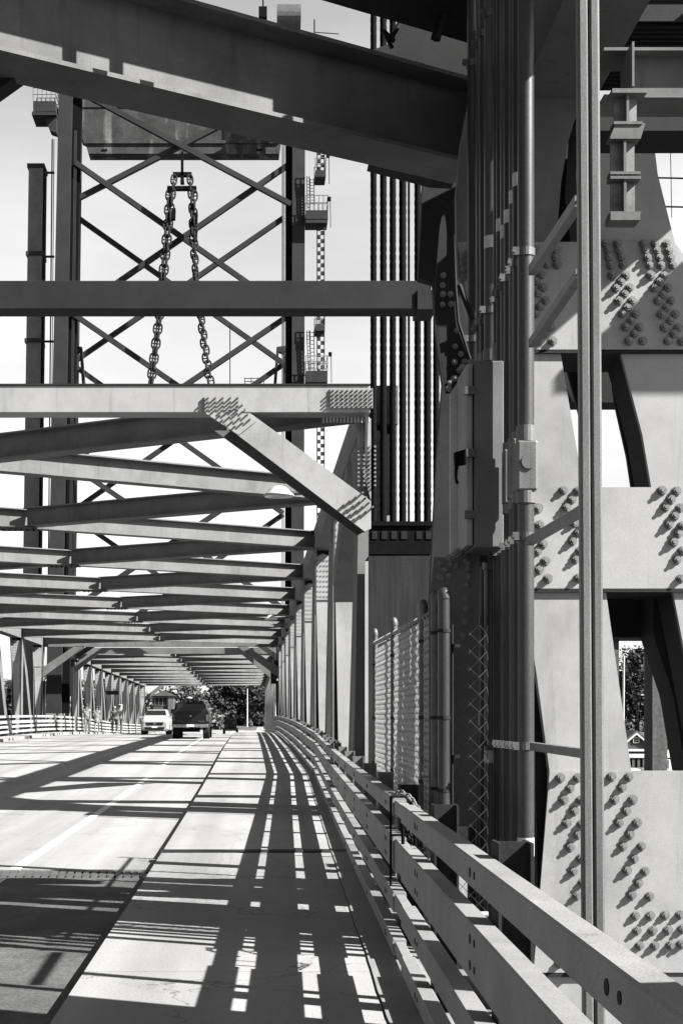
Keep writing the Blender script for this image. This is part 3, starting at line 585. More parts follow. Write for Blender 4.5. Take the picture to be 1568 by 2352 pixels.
# cabinet
cab = thing('electrical_cabinet', (1.7, 9.9, P(0, 1258, 9.9)[2]), 'tall narrow grey electrical cabinet with black handle left of the conduits', 'cabinet')
YC = 9.75
cb0 = MB().box(P(1089, 0, YC)[0], P(1157, 0, YC)[0], YC, YC+.5, P(0, 1258, YC)[2], P(0, 829, YC)[2]).build('body', 'steelweb', cab, bevel=.008)
dr = MB().box(P(1073, 0, YC)[0], P(1086, 0, YC)[0], YC+.02, YC+.48, P(0, 1252, YC)[2], P(0, 834, YC)[2]).build('door', 'steel', cab, bevel=.004)
for v in (955, 1242*.9405+0, 1270*.9): pass
for v in (898, 1042, 1183): MB().box(P(1066, 0, YC)[0], P(1090, 0, YC)[0], YC-.02, YC+.02, P(0, v+9, YC)[2], P(0, v-9, YC)[2]).build('hinge', 'galv', cab)
h = MB(); h.prism(XZ(C8([(195,1120),(305,1085),(310,1225),(240,1240),(200,1230)]), YC-.08), 'y', YC-.08, YC-.02)
h.prism(XZ(C8([(200,1220),(240,1230),(225,1300),(220,1370),(238,1410),(225,1425),(205,1400),(197,1320)]), YC-.075), 'y', YC-.075, YC-.045); h.build('handle', 'black', cab)
# ------------------------------------------------------------------ strut pole with arms
sp_ = thing('strut_pole', (1.84, 7.6, -.4), 'tall slotted zinc strut pole standing before the bolted tower plates', 'pole')
def ZP(u, v): return P(u, v, 7.6)
hw = .058
def lean(t): return 1.80+(1.842-1.80)*t
b = MB()
za, zt_ = -1.2, 5.7
for s0, s1 in ((-hw, -.002), (.002, hw)):
    for (a, c) in ((s0, s1),):
        vs = []
        prof = [(a, 0), (a+.012, -.012), (c-.012, -.012), (c, 0), (c, .045), (a, .045)]
        for z, t in ((za, 1), (zt_, 0)): vs += [(lean(t)+px, 7.6+py, z) for px, py in prof]
        b.add(vs, [(i, 6+i, 6+(i+1) % 6, (i+1) % 6) for i in range(6)]+[tuple(range(6)), tuple(range(11, 5, -1))])
b.build('channel', 'polem', sp_)
def arm(p, q, w_, m='polem', slots=False):
    o = MB().obox(p, q, .05, w_, (0, -1, 0) if False else (0, 0, 1)).build('arm', m, sp_)
    d = MB(); p = Vector(p); q = Vector(q); off_ = Vector((0, -.028, w_*.12)); d.obox(p+off_, q+off_, .004, w_*.28, (0, 0, 1)); d.build('channel_groove', 'black', o)
    if slots:
        e = MB()
        for i in range(12):
            c = p.lerp(q, .2+.06*i)+Vector((0, -.032, w_*.02)); e.box(c.x-.004, c.x+.004, c.y-.004, c.y+.002, c.z-.012, c.z+.012)
        e.build('teeth', 'bright', o, kind='stuff')
arm(P(1222, 622, 9.0), P(1330, 462, 7.75), .062); arm(P(1222, 790, 9.0), P(1332, 628, 7.75), .05)
arm(P(1215, 1245, 9.0), P(1340, 1172, 7.72), .05, slots=True); arm(P(1225, 1716, 9.0), P(1342, 1732, 7.72), .05, slots=True)
for i in range(10):
    pass
# bent angle near ground behind rails
# ------------------------------------------------------------------ guard rail right
RZ = [(1.07, .955), (.82, .60), (.455, .325), (.145, .045)]
gr = thing('guard_rail', (1.0, 5, 0), 'four-bar galvanised guard rail running beside the path at right', 'guard rail')
def rail_piece(y0, y1, z1, z0, w_, name='rail', m='rail', dx=0, parent=gr):
    ys = rng(y0, y1, 1.5 if y1 < 60 else 4); vs = []; fs = []
    for y in ys:
        x = railx(y)+dx; d = dz(y); c = .007
        pr = [(x, z0+c), (x, z1-c), (x+c, z1), (x+w_-c, z1), (x+w_, z1-c), (x+w_, z0+c), (x+w_-c, z0), (x+c, z0)]
        vs += [(px, y, pz+d) for px, pz in pr]
    n = len(ys)
    for i in range(n-1):
        for j in range(8): fs.append((8*i+j, 8*i+(j+1) % 8, 8*i+8+(j+1) % 8, 8*i+8+j))
    fs += [tuple(range(8)), tuple(range(8*n-1, 8*n-9, -1))]
    return MB().add(vs, fs).build(name, m, parent)
brk = [-3.0, 1.9, 8.65, 9.3, 16.7, 23.6, 32.8, 41.9, 51, 60.1, 69.2, 78.3, 87.4, 96.5, 105, 114, 123, 132, 141, 150, 160, 170, 180]
for (z1, z0) in RZ:
    for a, c in zip(brk[:-1], brk[1:]):
        if (a, c) == (8.65, 9.3): rail_piece(a, c, z1-.012, z0+.012, .068, 'sleeve', 'rail', .011)
        else: rail_piece(a+.006, c-.006, z1, z0, .09)
postys = [.8, 3.1, 5.4, 7.7, 10.0, 12.3, 14.6, 16.9]+[16.9+2.28*k for k in range(1, 40)]
for i, y in enumerate(postys):
    x = railx(y)+.094; d = dz(y)
    p = MB()
    ht = 1.13 if y > 4 else .98; p.box(x, x+.012, y-.08, y+.08, d-.35, d+ht); p.box(x+.012, x+.12, y-.006, y+.006, d-.35, d+ht); p.box(x+.12, x+.132, y-.08, y+.08, d-.35, d+ht)
    o = p.build('post', 'dark' if y < 12 else 'steelweb', gr)
    if y < 30:
        b = MB()
        for (z1, z0) in RZ:
            for zz in ([(z1+z0)/2] if z1-z0 < .2 else [z0+.06, z1-.06]):
                b.cyl((railx(y)+.002, y, zz+d), (railx(y)-.003, y, zz+d), .019, 14); b.cyl((railx(y-.12)+.002, y-.12, zz+d), (railx(y-.12)-.003, y-.12, zz+d), .015, 14)
        b.build('bolt_heads', 'dark', o, kind='stuff')
# chained joint hardware at the rail gap
jc = thing('rail_joint_chain', (railx(9)+.05, 8.95, 1.07), 'loop of chain and U bars hanging at the open rail joint', 'chain')
for z1 in (1.07, .82):
    x = railx(9.3); y = 9.32
    MB().path([(x-.012, y, z1-.32), (x-.012, y, z1+.012), (x+.10, y, z1+.012), (x+.10, y, z1-.35)], .008, 8).build('u_bar', 'black', jc)
MB().path([(railx(9)+.03, 8.9, 1.02), (railx(9)+.03, 8.9, .72)], .011, 8).build('pin', 'black', jc)
MB().path([(railx(8.7)+.09, 8.7, 1.0), (railx(8.7)+.09, 8.7, .8)], .012, 8).build('pin', 'black', jc)
def chain_links(pts, L, r, name, m, parent, n=10):
    a = MB()
    for i in range(n): 
        t0 = 2*math.pi*i/n; t1 = 2*math.pi*(i+1)/n
        f = lambda t: (math.cos(t)*L*.3, 0, math.sin(t)*L*.5)
        a.cyl(f(t0), f(t1), r, 5, cap=False)
    src = None
    P_ = [Vector(p) for p in pts]; k = 0; out_ = []
    for p, q in zip(P_[:-1], P_[1:]):
        ln = (q-p).length; m_ = max(1, int(round(ln/(L*.78))))
        for j in range(m_):
            c = p.lerp(q, (j+.5)/m_); d = (q-p).normalized(); rot = d.to_track_quat('Z', 'X').to_euler()
            if src is None:
                src = MB().add(a.v, a.f).build(name, m, None, smooth=True); WP[src.name] = c; src.parent = parent; o = src
                o.data.transform(Matrix.Translation(o.location)); 
            else: o = bpy.data.objects.new(name, src.data); C.objects.link(o)
            o.parent = parent; place(o, c, parent); 
            qd = d.to_track_quat('Z', 'X'); 
            from mathutils import Quaternion
            o.rotation_mode = 'QUATERNION'; o.rotation_quaternion = qd @ Quaternion((0, 0, 1), (math.pi/2 if k % 2 else .15)); k += 1; out_.append(o)
    return out_
chain_links([(1.0, 9.35, 1.0), (1.03, 9.1, .82), (1.06, 8.9, .62), (1.05, 8.6, .70), (1.02, 8.45, .86)], .05, .006, 'link', 'dark', jc)
chain_links([(.93, 9.35, 1.09), (.97, 9.2, 1.12), (1.02, 9.1, 1.09), (1.06, 9.0, 1.02)], .05, .007, 'link', 'boltm', jc)
# left guard rail
gl = thing('guard_rail', (-12.95, 60, 0), 'pale four-bar guard rail along the far left footpath', 'guard rail')
for (z1, z0) in [(1.1, .97), (.82, .66), (.55, .42), (.28, .15)]:
    for a, c in zip([-3, 30, 60, 69, 78, 87, 96, 105, 120, 140, 160], [29.98, 59.98, 68.98, 77.98, 86.98, 95.98, 104.98, 119.98, 139.98, 159.98, 180]):
        strip(-13.05, -12.95, rng(a, c, 4), z1+.04, z1-z0, 'rail', 'steel', gl)
for k in range(50):
    y = 40+2.6*k; MB().box(-13.2, -13.06, y-.05, y+.05, dz(y)-.2, dz(y)+1.15).build('post', 'steelweb', gl)
# ------------------------------------------------------------------ chain link fence
fe = thing('chain_link_fence', (1.36, 12.8, 0), 'tall galvanised chain-link fence panels between pipe posts behind the guard rail', 'fence')
fposts = [(1.33, 9.8, 2.46, .042), (1.30, 10.05, 2.46, .03), (1.352, 11.15, 2.49, .036), (1.378, 13.7, 2.53, .034), (1.40, 16.05, 2.57, .03)]
for i, (x, y, z, r) in enumerate(fposts):
    p = MB(); p.cyl((x, y, -.3), (x, y, z-.03), r, 16, cap=False); p.lathe((x, y, z-.04), [(r*1.12, 0), (r*1.12, .03), (r*.9, .055), (r*.5, .075), (0.001, .08)], 16)
    o = p.build('fence_post', 'cond2' if i == 0 else 'galv', fe, smooth=True)
    for zz in (.6, 1.1, 1.6, 2.2): MB().lathe((x, y, zz), [(r*1.05, -.012), (r*1.12, -.012), (r*1.12, .012), (r*1.05, .012)], 14).build('band', 'dark', o)
tr = MB(); tr.cyl((1.335, 9.8, 2.36), (1.40, 16.05, 2.44), .021, 12); tr.build('top_rail', 'galv', fe, smooth=True)
MB().cyl((1.335, 9.8, 1.2), (1.352, 11.1, 1.16), .026, 12).build('mid_rail', 'galv', fe, smooth=True)
b = MB()
for k in range(30):
    y = 9.9+k*.21; t = (y-9.8)/6.25; x = 1.335+.065*t; z = 2.36+.08*t
    b.lathe((x, y, z), [(.0235, -.004), (.028, -.004), (.028, .004), (.0235, .004)], 10, 'y')
b.build('wire_ties', 'wire', fe, kind='stuff')
def mesh_panel(x0, y0, x1, y1, zb, zt, pitch, r, name, m='wire', amp=.006):
    b = MB(); L = math.hypot(x1-x0, y1-y0); H = zt-zb; d = Vector(((x1-x0)/L, (y1-y0)/L, 0)); nrm = Vector((-d.y, d.x, 0)); n = int(L/pitch); m_ = int(H/(pitch))
    for i in range(n+1):
        pts = []
        for j in range(m_+1):
            s = min((i+(i+j) % 2)*pitch, L)
            pts.append(Vector((x0, y0, zb+j*H/m_))+d*s+nrm*(amp if j % 2 else -amp))
        for a, c in zip(pts[:-1], pts[1:]):
            # thin three-sided wire
            dd = (c-a).normalized(); s1 = nrm*r; s2 = dd.cross(nrm).normalized()*r
            b.add([a+s1, a-s1*.5+s2*.87, a-s1*.5-s2*.87, c+s1, c-s1*.5+s2*.87, c-s1*.5-s2*.87], [(0, 3, 4, 1), (1, 4, 5, 2), (2, 5, 3, 0)])
    return b.build(name, m, fe, kind='stuff')
mesh_panel(1.335, 9.85, 1.40, 16.0, .02, 2.36, .052, .0034, 'chain_link_mesh')
mesh_panel(1.36, 9.95, 1.66, 9.98, .05, 2.25, .06, .0021, 'chain_link_mesh', 'cond2')
MB().cyl((1.40, 9.9, .05), (1.40, 9.9, 2.25), .009, 8).build('tension_bar', 'dark', fe)
for z in (.62, 1.33, 2.1): MB().box(1.33, 1.45, 9.86, 9.9, z-.012, z+.012).build('clamp', 'dark', fe)
MB().cyl((1.36, 9.95, .22), (1.66, 9.97, .22), .021, 12).build('bottom_rail', 'mast', fe)
# ------------------------------------------------------------------ far tower
YT = 98.0
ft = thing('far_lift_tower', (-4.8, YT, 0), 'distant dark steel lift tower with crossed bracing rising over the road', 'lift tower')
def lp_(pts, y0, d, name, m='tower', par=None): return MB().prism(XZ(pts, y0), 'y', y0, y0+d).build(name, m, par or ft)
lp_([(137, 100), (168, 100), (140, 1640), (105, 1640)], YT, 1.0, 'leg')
lp_([(168, 100), (190, 100), (158, 1640), (141, 1640)], YT+.3, .6, 'leg_inner_shade', 'black')  # black colour stands in for shade on the legs' inner faces
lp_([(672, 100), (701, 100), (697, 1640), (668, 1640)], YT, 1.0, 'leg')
lp_([(664, 305), (671.5, 305), (667.5, 1640), (655, 1640), (656, 330)], YT+.3, .6, 'leg_inner_shade', 'black')
YTB = 104.5
for us in ((170, 189, 168, 146), (657, 670, 666, 654)):
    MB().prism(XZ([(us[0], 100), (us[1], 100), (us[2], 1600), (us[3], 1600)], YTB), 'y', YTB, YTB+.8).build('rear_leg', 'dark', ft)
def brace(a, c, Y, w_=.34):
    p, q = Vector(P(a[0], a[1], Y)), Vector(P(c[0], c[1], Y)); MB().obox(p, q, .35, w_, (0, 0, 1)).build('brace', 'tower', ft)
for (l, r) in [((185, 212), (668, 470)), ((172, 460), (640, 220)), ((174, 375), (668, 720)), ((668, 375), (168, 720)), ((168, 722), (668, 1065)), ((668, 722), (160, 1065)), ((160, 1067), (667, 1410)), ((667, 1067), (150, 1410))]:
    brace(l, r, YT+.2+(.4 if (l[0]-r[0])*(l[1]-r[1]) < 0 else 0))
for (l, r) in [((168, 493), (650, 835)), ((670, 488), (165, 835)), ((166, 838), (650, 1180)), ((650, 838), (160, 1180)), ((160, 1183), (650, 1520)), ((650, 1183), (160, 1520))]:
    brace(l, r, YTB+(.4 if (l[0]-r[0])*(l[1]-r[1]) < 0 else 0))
# outer box column with collars and stair pipe
bc = lp_([(66, 375), (99, 375), (83, 1640), (48, 1640)], YT+1, 1.4, 'side_column', 'steelweb')  # coloured lighter than the tower legs to offset the leg's shadow
lp_([(99.5, 378), (103, 385), (88, 1640), (84, 1640)], YT+1.2, 1.0, 'side_column_web', 'black')
for v in (375, 577, 777): 
    x = 62-(v-375)*.015; lp_([(x, v), (x+40, v), (x+40, v+9), (x, v+9)], YT+.9, 1.7, 'collar')
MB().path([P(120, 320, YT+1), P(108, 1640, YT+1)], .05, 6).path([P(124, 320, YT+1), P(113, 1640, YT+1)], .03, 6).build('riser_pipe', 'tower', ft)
for v in (397, 590, 785): MB().obox(P(100, v, YT+1), P(125, v, YT+1), .1, .14).build('stay', 'tower', ft)
# platforms with rails
def platf(u0, u1, v, hv, rail=True, dep=1.6, rh=35):
    Y = YT-.6; o = MB().box(P(u0, 0, Y)[0], P(u1, 0, Y)[0], Y, Y+dep, P(0, v+hv, Y)[2], P(0, v, Y)[2]).build('platform', 'tower', ft)
    if rail:
        b = MB(); x0, x1 = P(u0, 0, Y)[0], P(u1, 0, Y)[0]; z = P(0, v, Y)[2]; hh = rh*Y/F
        for zz in (z+hh, z+hh*.5):
            b.path([(x0, Y, zz), (x1, Y, zz), (x1, Y+dep, zz)], .028, 5); b.path([(x0, Y+dep, zz), (x1, Y+dep, zz)], .028, 5)
        n = max(2, int((u1-u0)/9))
        for i in range(n+1): xx = x0+(x1-x0)*i/n; b.cyl((xx, Y, z), (xx, Y, z+hh), .028, 5); b.cyl((xx, Y+dep, z), (xx, Y+dep, z+hh), .028, 5)
        b.build('handrail', 'polem', o)
platf(76, 128, 232, 24, rh=30); lp_([(73, 256), (130, 258), (130, 264), (73, 264)], YT-.8, 2, 'platform_beam'); lp_([(100, 264), (130, 264), (130, 305), (115, 300)], YT-.5, .8, 'platform_bracket')
platf(724, 748, 391, 15, rh=28); platf(702, 753, 483, 20, rh=34); platf(724, 746, 745, 15, rh=26); platf(702, 752, 852, 26, rh=34)
lp_([(702, 505), (752, 505), (752, 512), (702, 512)], YT-.6, 1.5, 'platform_beam')
# ladders
def ladder(u0, v0, u1, v1, w_, n, name='ladder', par=None):
    b = MB(); Y = YT-.3; hw_ = w_/2
    for s in (-hw_, hw_): b.path([P(u0+s, v0, Y), P(u1+s, v1, Y)], .03, 5)
    for i in range(n):
        t = (i+.5)/n; u_ = u0+(u1-u0)*t; v_ = v0+(v1-v0)*t; b.path([P(u_-hw_, v_, Y), P(u_+hw_, v_, Y)], .022, 4)
    b.build(name, 'tower', par or ft)
ladder(707, 405, 709, 480, 6, 10); ladder(716, 410, 717, 470, 9, 9); ladder(707, 760, 711, 850, 6, 11); ladder(716, 760, 718, 850, 9, 10)
# staggered rung column (checkered) running the height of the tower
def checker(v0, v1):
    b = MB(); Y = YT-.2; v = v0; k = 0
    while v < v1:
        uu = 728+(v*-.004) if False else 728.5
        c = 0 if k % 2 else 7.8
        b.prism(XZ([(uu+c, v), (uu+c+7.4, v), (uu+c+7.4, v+7.5), (uu+c, v+7.5)], Y), 'y', Y, Y+.2); v += 9.3; k += 1
    for uu in (728, 744.5): b.path([P(uu, v0, Y), P(uu, v1, Y)], .035, 5)
    b.build('rung_column', 'tower', ft)
checker(300, 391); checker(512, 745); checker(765, 850); checker(890, 1230)
lamps = MB()
for u_, v_ in ((753, 353), (756, 453), (758, 860-50)): lamps.cyl(P(u_, v_, YT-.6), P(u_, v_+9, YT-.6), .12, 8); lamps.path([P(u_+2, v_, YT-.6), P(u_+3, v_+70, YT-.6)], .025, 5)
lamps.build('platform_lamp', 'black', ft)
MB().path([P(528, 750, YT+2), P(528, 886, YT+2)], .035, 5).build('whip_aerial', 'tower', ft)
b = MB()
for v in (870, 877): b.path([P(562, v, Y2), P(606, v, Y2)], .03, 5)
for u_ in (562, 577, 592, 606): b.path([P(u_, 868, Y2), P(u_, 886, Y2)], .03, 5)
b.build('walkway_rail', 'tower', ft)
# hanging hooks at leg inner edges
for s, u_ in ((1, 168), (-1, 655)):
    q = lp_([(u_, 795), (u_+s*20, 797), (u_+s*27, 884), (u_+s*20, 884), (u_+s*15, 808), (u_+s*4, 812), (u_+s*6, 884), (u_, 884)], YT+2, .5, 'hook_frame')
# vertical guide cables
b = MB()
for u_ in (170, 172.5, 175): b.path([P(u_+1, 300, YT+.1), P(u_-14, 1500, YT+.1)], .02, 4)
for u_ in (648, 650.5, 653): b.path([P(u_, 330, YT+.1), P(u_-2, 1500, YT+.1)], .02, 4)
b.build('guide_cables', 'tower', ft, kind='stuff')
MB().prism(XZ([(649, 335), (656, 335), (655, 900), (649, 900)], YTB), 'y', YTB, YTB+.5).build('guide_strip', 'steel', ft)
# beacon, drum on top of tower (above the big beam)
lp_([(594, 14), (613, 14), (613, 42), (594, 36)], YT+2, .7, 'beacon', 'black'); MB().cyl(P(604, -30, YT+2.3), P(604, 14, YT+2.3), .06, 6).build('beacon_mast', 'black', ft)
dd = MB().cyl(P(636, 40, YT+2), P(690, 40, YT+2), .85, 20).build('motor_drum', 'galv', ft, smooth=False)
MB().path([P(722, 45, YT), P(722, 80, YT)], .06, 6).path([P(722, 74, YT), P(778, 78, YT)], .035, 5).build('roof_rail', 'tower', ft)
# counterweight
YW = 100.2
cw = thing('counterweight', (P(415, 0, YW)[0], YW, P(0, 352, YW)[2]), 'streaked concrete counterweight box hung between the far tower legs', 'counterweight')
MB().prism(XZ([(186, 120), (645, 120), (645, 325), (641, 353), (203, 353), (194, 322), (186, 318)], YW), 'y', YW, YW+1.2).build('block', 'cwt', cw)
MB().prism(XZ([(190, 322), (645, 322), (641, 329), (193, 329)], YW-.12), 'y', YW-.12, YW-.01).build('lower_ledge', 'cwt', cw)
MB().prism(XZ([(188, 246), (645, 246), (645, 248), (188, 248)], YW-.04), 'y', YW-.04, YW-.005).build('seam', 'black', cw)
q = MB()
for u_, v_ in ((240, 345), (232, 327), (595, 345), (598, 328)): q.box(P(u_, 0, YW)[0]-.2, P(u_, 0, YW)[0]+.2, YW-.03, YW-.002, P(0, v_+2, YW)[2], P(0, v_-2, YW)[2])
q.build('lifting_slots', 'black', cw)
# chains
YCH = 97.2
ch = thing('chain_sling', (P(418, 0, YCH)[0], YCH, P(0, 352, YCH)[2]), 'heavy stud-link chains hanging from a yoke under the counterweight', 'chain')
def cp(pts, nm): MB().prism(XZ(pts, YCH), 'y', YCH, YCH+.4).build(nm, 'black', ch)
cp([(415, 348), (421, 348), (421, 395), (423, 420), (414, 420), (415, 395)], 'hanger_rod')
cp([(397, 395), (440, 395), (440, 405), (436, 408), (434, 403), (403, 403), (400, 408), (397, 405)], 'upper_yoke')
cp([(384, 427), (451, 427), (451, 438), (446, 441), (443, 435), (392, 435), (388, 441), (383, 438)], 'lower_yoke')
LK = MB()
n = 14
for i in range(n):
    f = lambda t: (math.copysign(abs(math.cos(t))**.7, math.cos(t))*.19, 0, math.copysign(abs(math.sin(t))**.8, math.sin(t))*.34)
    LK.cyl(f(2*math.pi*i/n), f(2*math.pi*(i+1)/n), .062, 6)
LK.cyl((-.18, 0, 0), (.18, 0, 0), .045, 6)
lsrc = None
for pts in ([(388, 440), (378, 560), (362, 730), (343, 884)], [(400, 405), (394, 470), (386, 560), (369, 730), (349, 884)], [(447, 440), (446, 500), (450, 640), (467, 760), (486, 884)], [(436, 405), (440, 470), (442, 560), (459, 730), (479, 884)]):
    k = 0
    for a, c in zip(pts[:-1], pts[1:]):
        p, q = Vector(P(a[0], a[1], YCH)), Vector(P(c[0], c[1], YCH)); m_ = int((q-p).length/.47)
        for j in range(m_):
            cpos = p.lerp(q, (j+.5)/m_); d = (q-p).normalized()
            if lsrc is None:
                me = bpy.data.meshes.new('link'); me.from_pydata(LK.v, [], LK.f); me.materials.append(M['dark']); lsrc = me
            o = bpy.data.objects.new('link', lsrc); C.objects.link(o); place(o, cpos, ch); k += 1
            from mathutils import Quaternion
            o.rotation_mode = 'QUATERNION'; o.rotation_quaternion = d.to_track_quat('Z', 'Y') @ Quaternion((0, 0, 1), (1.25 if k % 2 else .1)); o.scale = (1.0, 1.0, 1.0)
for (u_, v_) in ((388, 500), (398, 490), (388, 465), (441, 480), (449, 500), (441, 520), (448, 540)):
    MB().prism(XZ([(u_-4, v_-12), (u_+5, v_-12), (u_+4, v_+12), (u_-5, v_+12)], YCH-.1), 'y', YCH-.1, YCH+.4).build('shackle', 'black', ch)
# ------------------------------------------------------------------ street lamps
def lamp(u, v, D, wpx, label):
    x, y, z = P(u, v, D); s = wpx*D/F
    t = thing('street_lamp', (x, y, z), label, 'lamp')
    MB().lathe((x, y, z), [(s*.5, 0), (s*.52, .02), (s*.48, .05), (s*.38, .05+s*.08), (s*.33, s*.22), (s*.2, s*.32), (.001, s*.36)], 20).build('dome', 'lamp', t, smooth=True)
    MB().lathe((x, y, z), [(.001, -s*.02), (s*.3, -s*.03), (s*.48, -.005)], 20).build('lens', 'lamp', t)
    MB().cyl((x+s*.3, y, z+s*.1), (XR-.2, y, z+s*.15), .05, 8).build('arm', 'galv', t)
lamp(640, 1141, 31.5, 70, 'pale dome street lamp under the first overhead beams'); lamp(622, 1424, 66, 30, 'small dome street lamp farther along the right truss')
lamp(625, 1437, 74, 8, 'tiny lamp at the chord just behind the second dome')
# ------------------------------------------------------------------ vehicles
def wheel(x, y, z, r, w_, par, rim='chrome'):
    t = MB().lathe((x-w_/2, y, z), [(r*.62, 0), (r*.95, 0), (r, w_*.15), (r, w_*.85), (r*.95, w_), (r*.62, w_)], 24, 'x').build('wheel', 'tyre', par, smooth=False)
    MB().lathe((x-w_/2, y, z), [(.001, w_*.4), (r*.2, w_*.2), (r*.6, w_*.12), (r*.63, w_*.5), (r*.6, w_*.88), (r*.2, w_*.8), (.001, w_*.6)], 20, 'x').build('rim', rim, t)
def loft(secs):     # secs: list of (y, [(x,z) outline])
    b = MB(); n = len(secs[0][1]); vs = []
    for y, pr in secs: vs += [(x, y, z) for x, z in pr]
    fs = [(i*n+j, i*n+(j+1) % n, (i+1)*n+(j+1) % n, (i+1)*n+j) for i in range(len(secs)-1) for j in range(n)]
    fs += [tuple(range(n)), tuple(range(len(vs)-1, len(vs)-n-1, -1))]
    return b.add(vs, fs)
def ring(hw, z0, z1, c=.08, top=None):
    top = hw if top is None else top
    return [(-hw+c, z0), (hw-c, z0), (hw, z0+c), (hw, z0+(z1-z0)*.75), (top, z1-c*.6), (top-c, z1), (-top+c, z1), (-top, z1-c*.6), (-hw, z0+(z1-z0)*.75), (-hw, z0+c)]
def cabr(hw, z0, z1, c, top): return [(-hw, z0), (hw, z0), (hw, z0+.06), (top+.02, z1-c), (top-c, z1), (-top+c, z1), (-top-.02, z1-c), (-hw, z0+.06)]
def sh(pr, x, z): return [(a+x, b+z) for a, b in pr]
# SUV facing the camera
D = 92; x0, g = (355-UX)*D/F, dz(92)-STEP
t = thing('parked_car', (x0, D, g), 'silver suv facing the viewer beside the black pickup', 'car'); t.name = 'silver_car'; WP['silver_car'] = Vector((x0, D, g))
loft([(D-.05, sh(ring(.78, .3, .85, .1, .72), x0, g)), (D+.15, sh(ring(.9, .24, .98, .1, .82), x0, g)), (D+1.1, sh(ring(.92, .22, 1.1, .08, .84), x0, g)), (D+4.3, sh(ring(.92, .24, 1.08, .08, .86), x0, g)), (D+4.5, sh(ring(.85, .35, 1.0, .08, .8), x0, g))]).build('body', 'carw', t, smooth=False)
loft([(D+1.0, sh(cabr(.80, 1.05, 1.10, .02, .78), x0, g)), (D+1.75, sh(cabr(.80, 1.05, 1.62, .06, .62), x0, g)), (D+3.9, sh(cabr(.80, 1.05, 1.66, .06, .62), x0, g)), (D+4.35, sh(cabr(.80, 1.05, 1.2, .03, .72), x0, g))]).build('cabin', 'carw', t)
MB().add([(x0-.74, D+1.06, g+1.13), (x0+.74, D+1.06, g+1.13), (x0+.6, D+1.66, g+1.585), (x0-.6, D+1.66, g+1.585), (x0-.74, D+1.1, g+1.1), (x0+.74, D+1.1, g+1.1), (x0+.6, D+1.7, g+1.56), (x0-.6, D+1.7, g+1.56)], [(0,1,2,3), (4,5,6,7), (0,1,5,4), (1,2,6,5), (2,3,7,6), (3,0,4,7)]).build('windscreen', 'glass', t)
MB().prism([(x0-.52, g+.62), (x0+.52, g+.62), (x0+.58, g+.80), (x0-.58, g+.80)], 'y', D-.07, D-.03).build('grille', 'cark', t)
MB().box(x0-.07, x0+.07, D-.085, D-.07, g+.68, g+.76).build('badge', 'chrome', t)
MB().prism([(x0-.6, g+.32), (x0+.6, g+.32), (x0+.66, g+.5), (x0-.66, g+.5)], 'y', D-.08, D-.04).build('lower_intake', 'cark', t)
MB().box(x0-.18, x0+.18, D-.1, D-.08, g+.45, g+.56).build('number_plate', 'white', t)
for s in (-1, 1):
    MB().prism([(x0+s*.55, g+.72), (x0+s*.84, g+.8), (x0+s*.86, g+.92), (x0+s*.6, g+.83)], 'y', D-.03, D+.12).build('headlight', 'lamp', t)
    MB().box(x0+s*.95-.12, x0+s*.95+.12, D+1.2, D+1.32, g+1.08, g+1.22).build('mirror', 'carw', t)
    for yy in (.85, 3.6): wheel(x0+s*.8, D+yy, g+.34, .34, .24, t)
# pickup going away
D = 76; x0, g = (437.5-UX)*D/F, dz(76)-STEP
t = thing('pickup_truck', (x0, D, g), 'black lifted pickup truck driving away ahead, chrome rear bumper', 'truck')
loft([(D, sh(ring(.99, .62, 1.42, .06, .97), x0, g)), (D+5.2, sh(ring(.99, .62, 1.40, .06, .95), x0, g)), (D+5.7, sh(ring(.92, .66, 1.3, .08, .9), x0, g))]).build('body', 'cark', t)
loft([(D+.05, sh(cabr(.95, 1.38, 1.46, .02, .93), x0, g)), (D+.25, sh(cabr(.93, 1.38, 1.98, .08, .74), x0, g)), (D+3.4, sh(cabr(.93, 1.38, 2.0, .08, .74), x0, g)), (D+4.1, sh(cabr(.93, 1.38, 1.46, .02, .9), x0, g))]).build('cab', 'cark', t)
MB().prism([(x0-.80, g+1.48), (x0+.80, g+1.48), (x0+.67, g+1.88), (x0-.67, g+1.88)], 'y', D+.06, D+.1).build('rear_window', 'glass', t)
MB().box(x0-.78, x0+.78, D-.03, D+.0, g+.84, g+1.38).build('tailgate', 'cark', t, bevel=.02)
MB().box(x0-.06, x0+.06, D-.05, D-.031, g+1.19, g+1.27).build('badge', 'chrome', t)
for a, c in ((-.74, -.4), (.42, .74)): MB().box(x0+a, x0+c, D-.045, D-.031, g+.93, g+.96).build('lettering', 'galv', t)
MB().box(x0-.96, x0+.96, D-.22, D-.04, g+.62, g+.80).build('bumper', 'chrome', t, bevel=.03)
MB().box(x0-.2, x0+.2, D-.24, D-.222, g+.66, g+.78).build('number_plate', 'white', t)
MB().box(x0-.5, x0+.5, D-.1, D+.2, g+.38, g+.6).build('hitch', 'black', t)
for s in (-1, 1):
    MB().box(x0+s*.9-.07, x0+s*.9+.07, D-.03, D+.05, g+.95, g+1.3).build('tail_light', 'galv', t)
    MB().box(x0+s*1.14-.1, x0+s*1.14+.1, D+3.3, D+3.42, g+1.38, g+1.62).build('mirror', 'cark', t)
    for yy in (1.1, 4.6): wheel(x0+s*.82, D+yy, g+.45, .45, .36, t, 'dark')
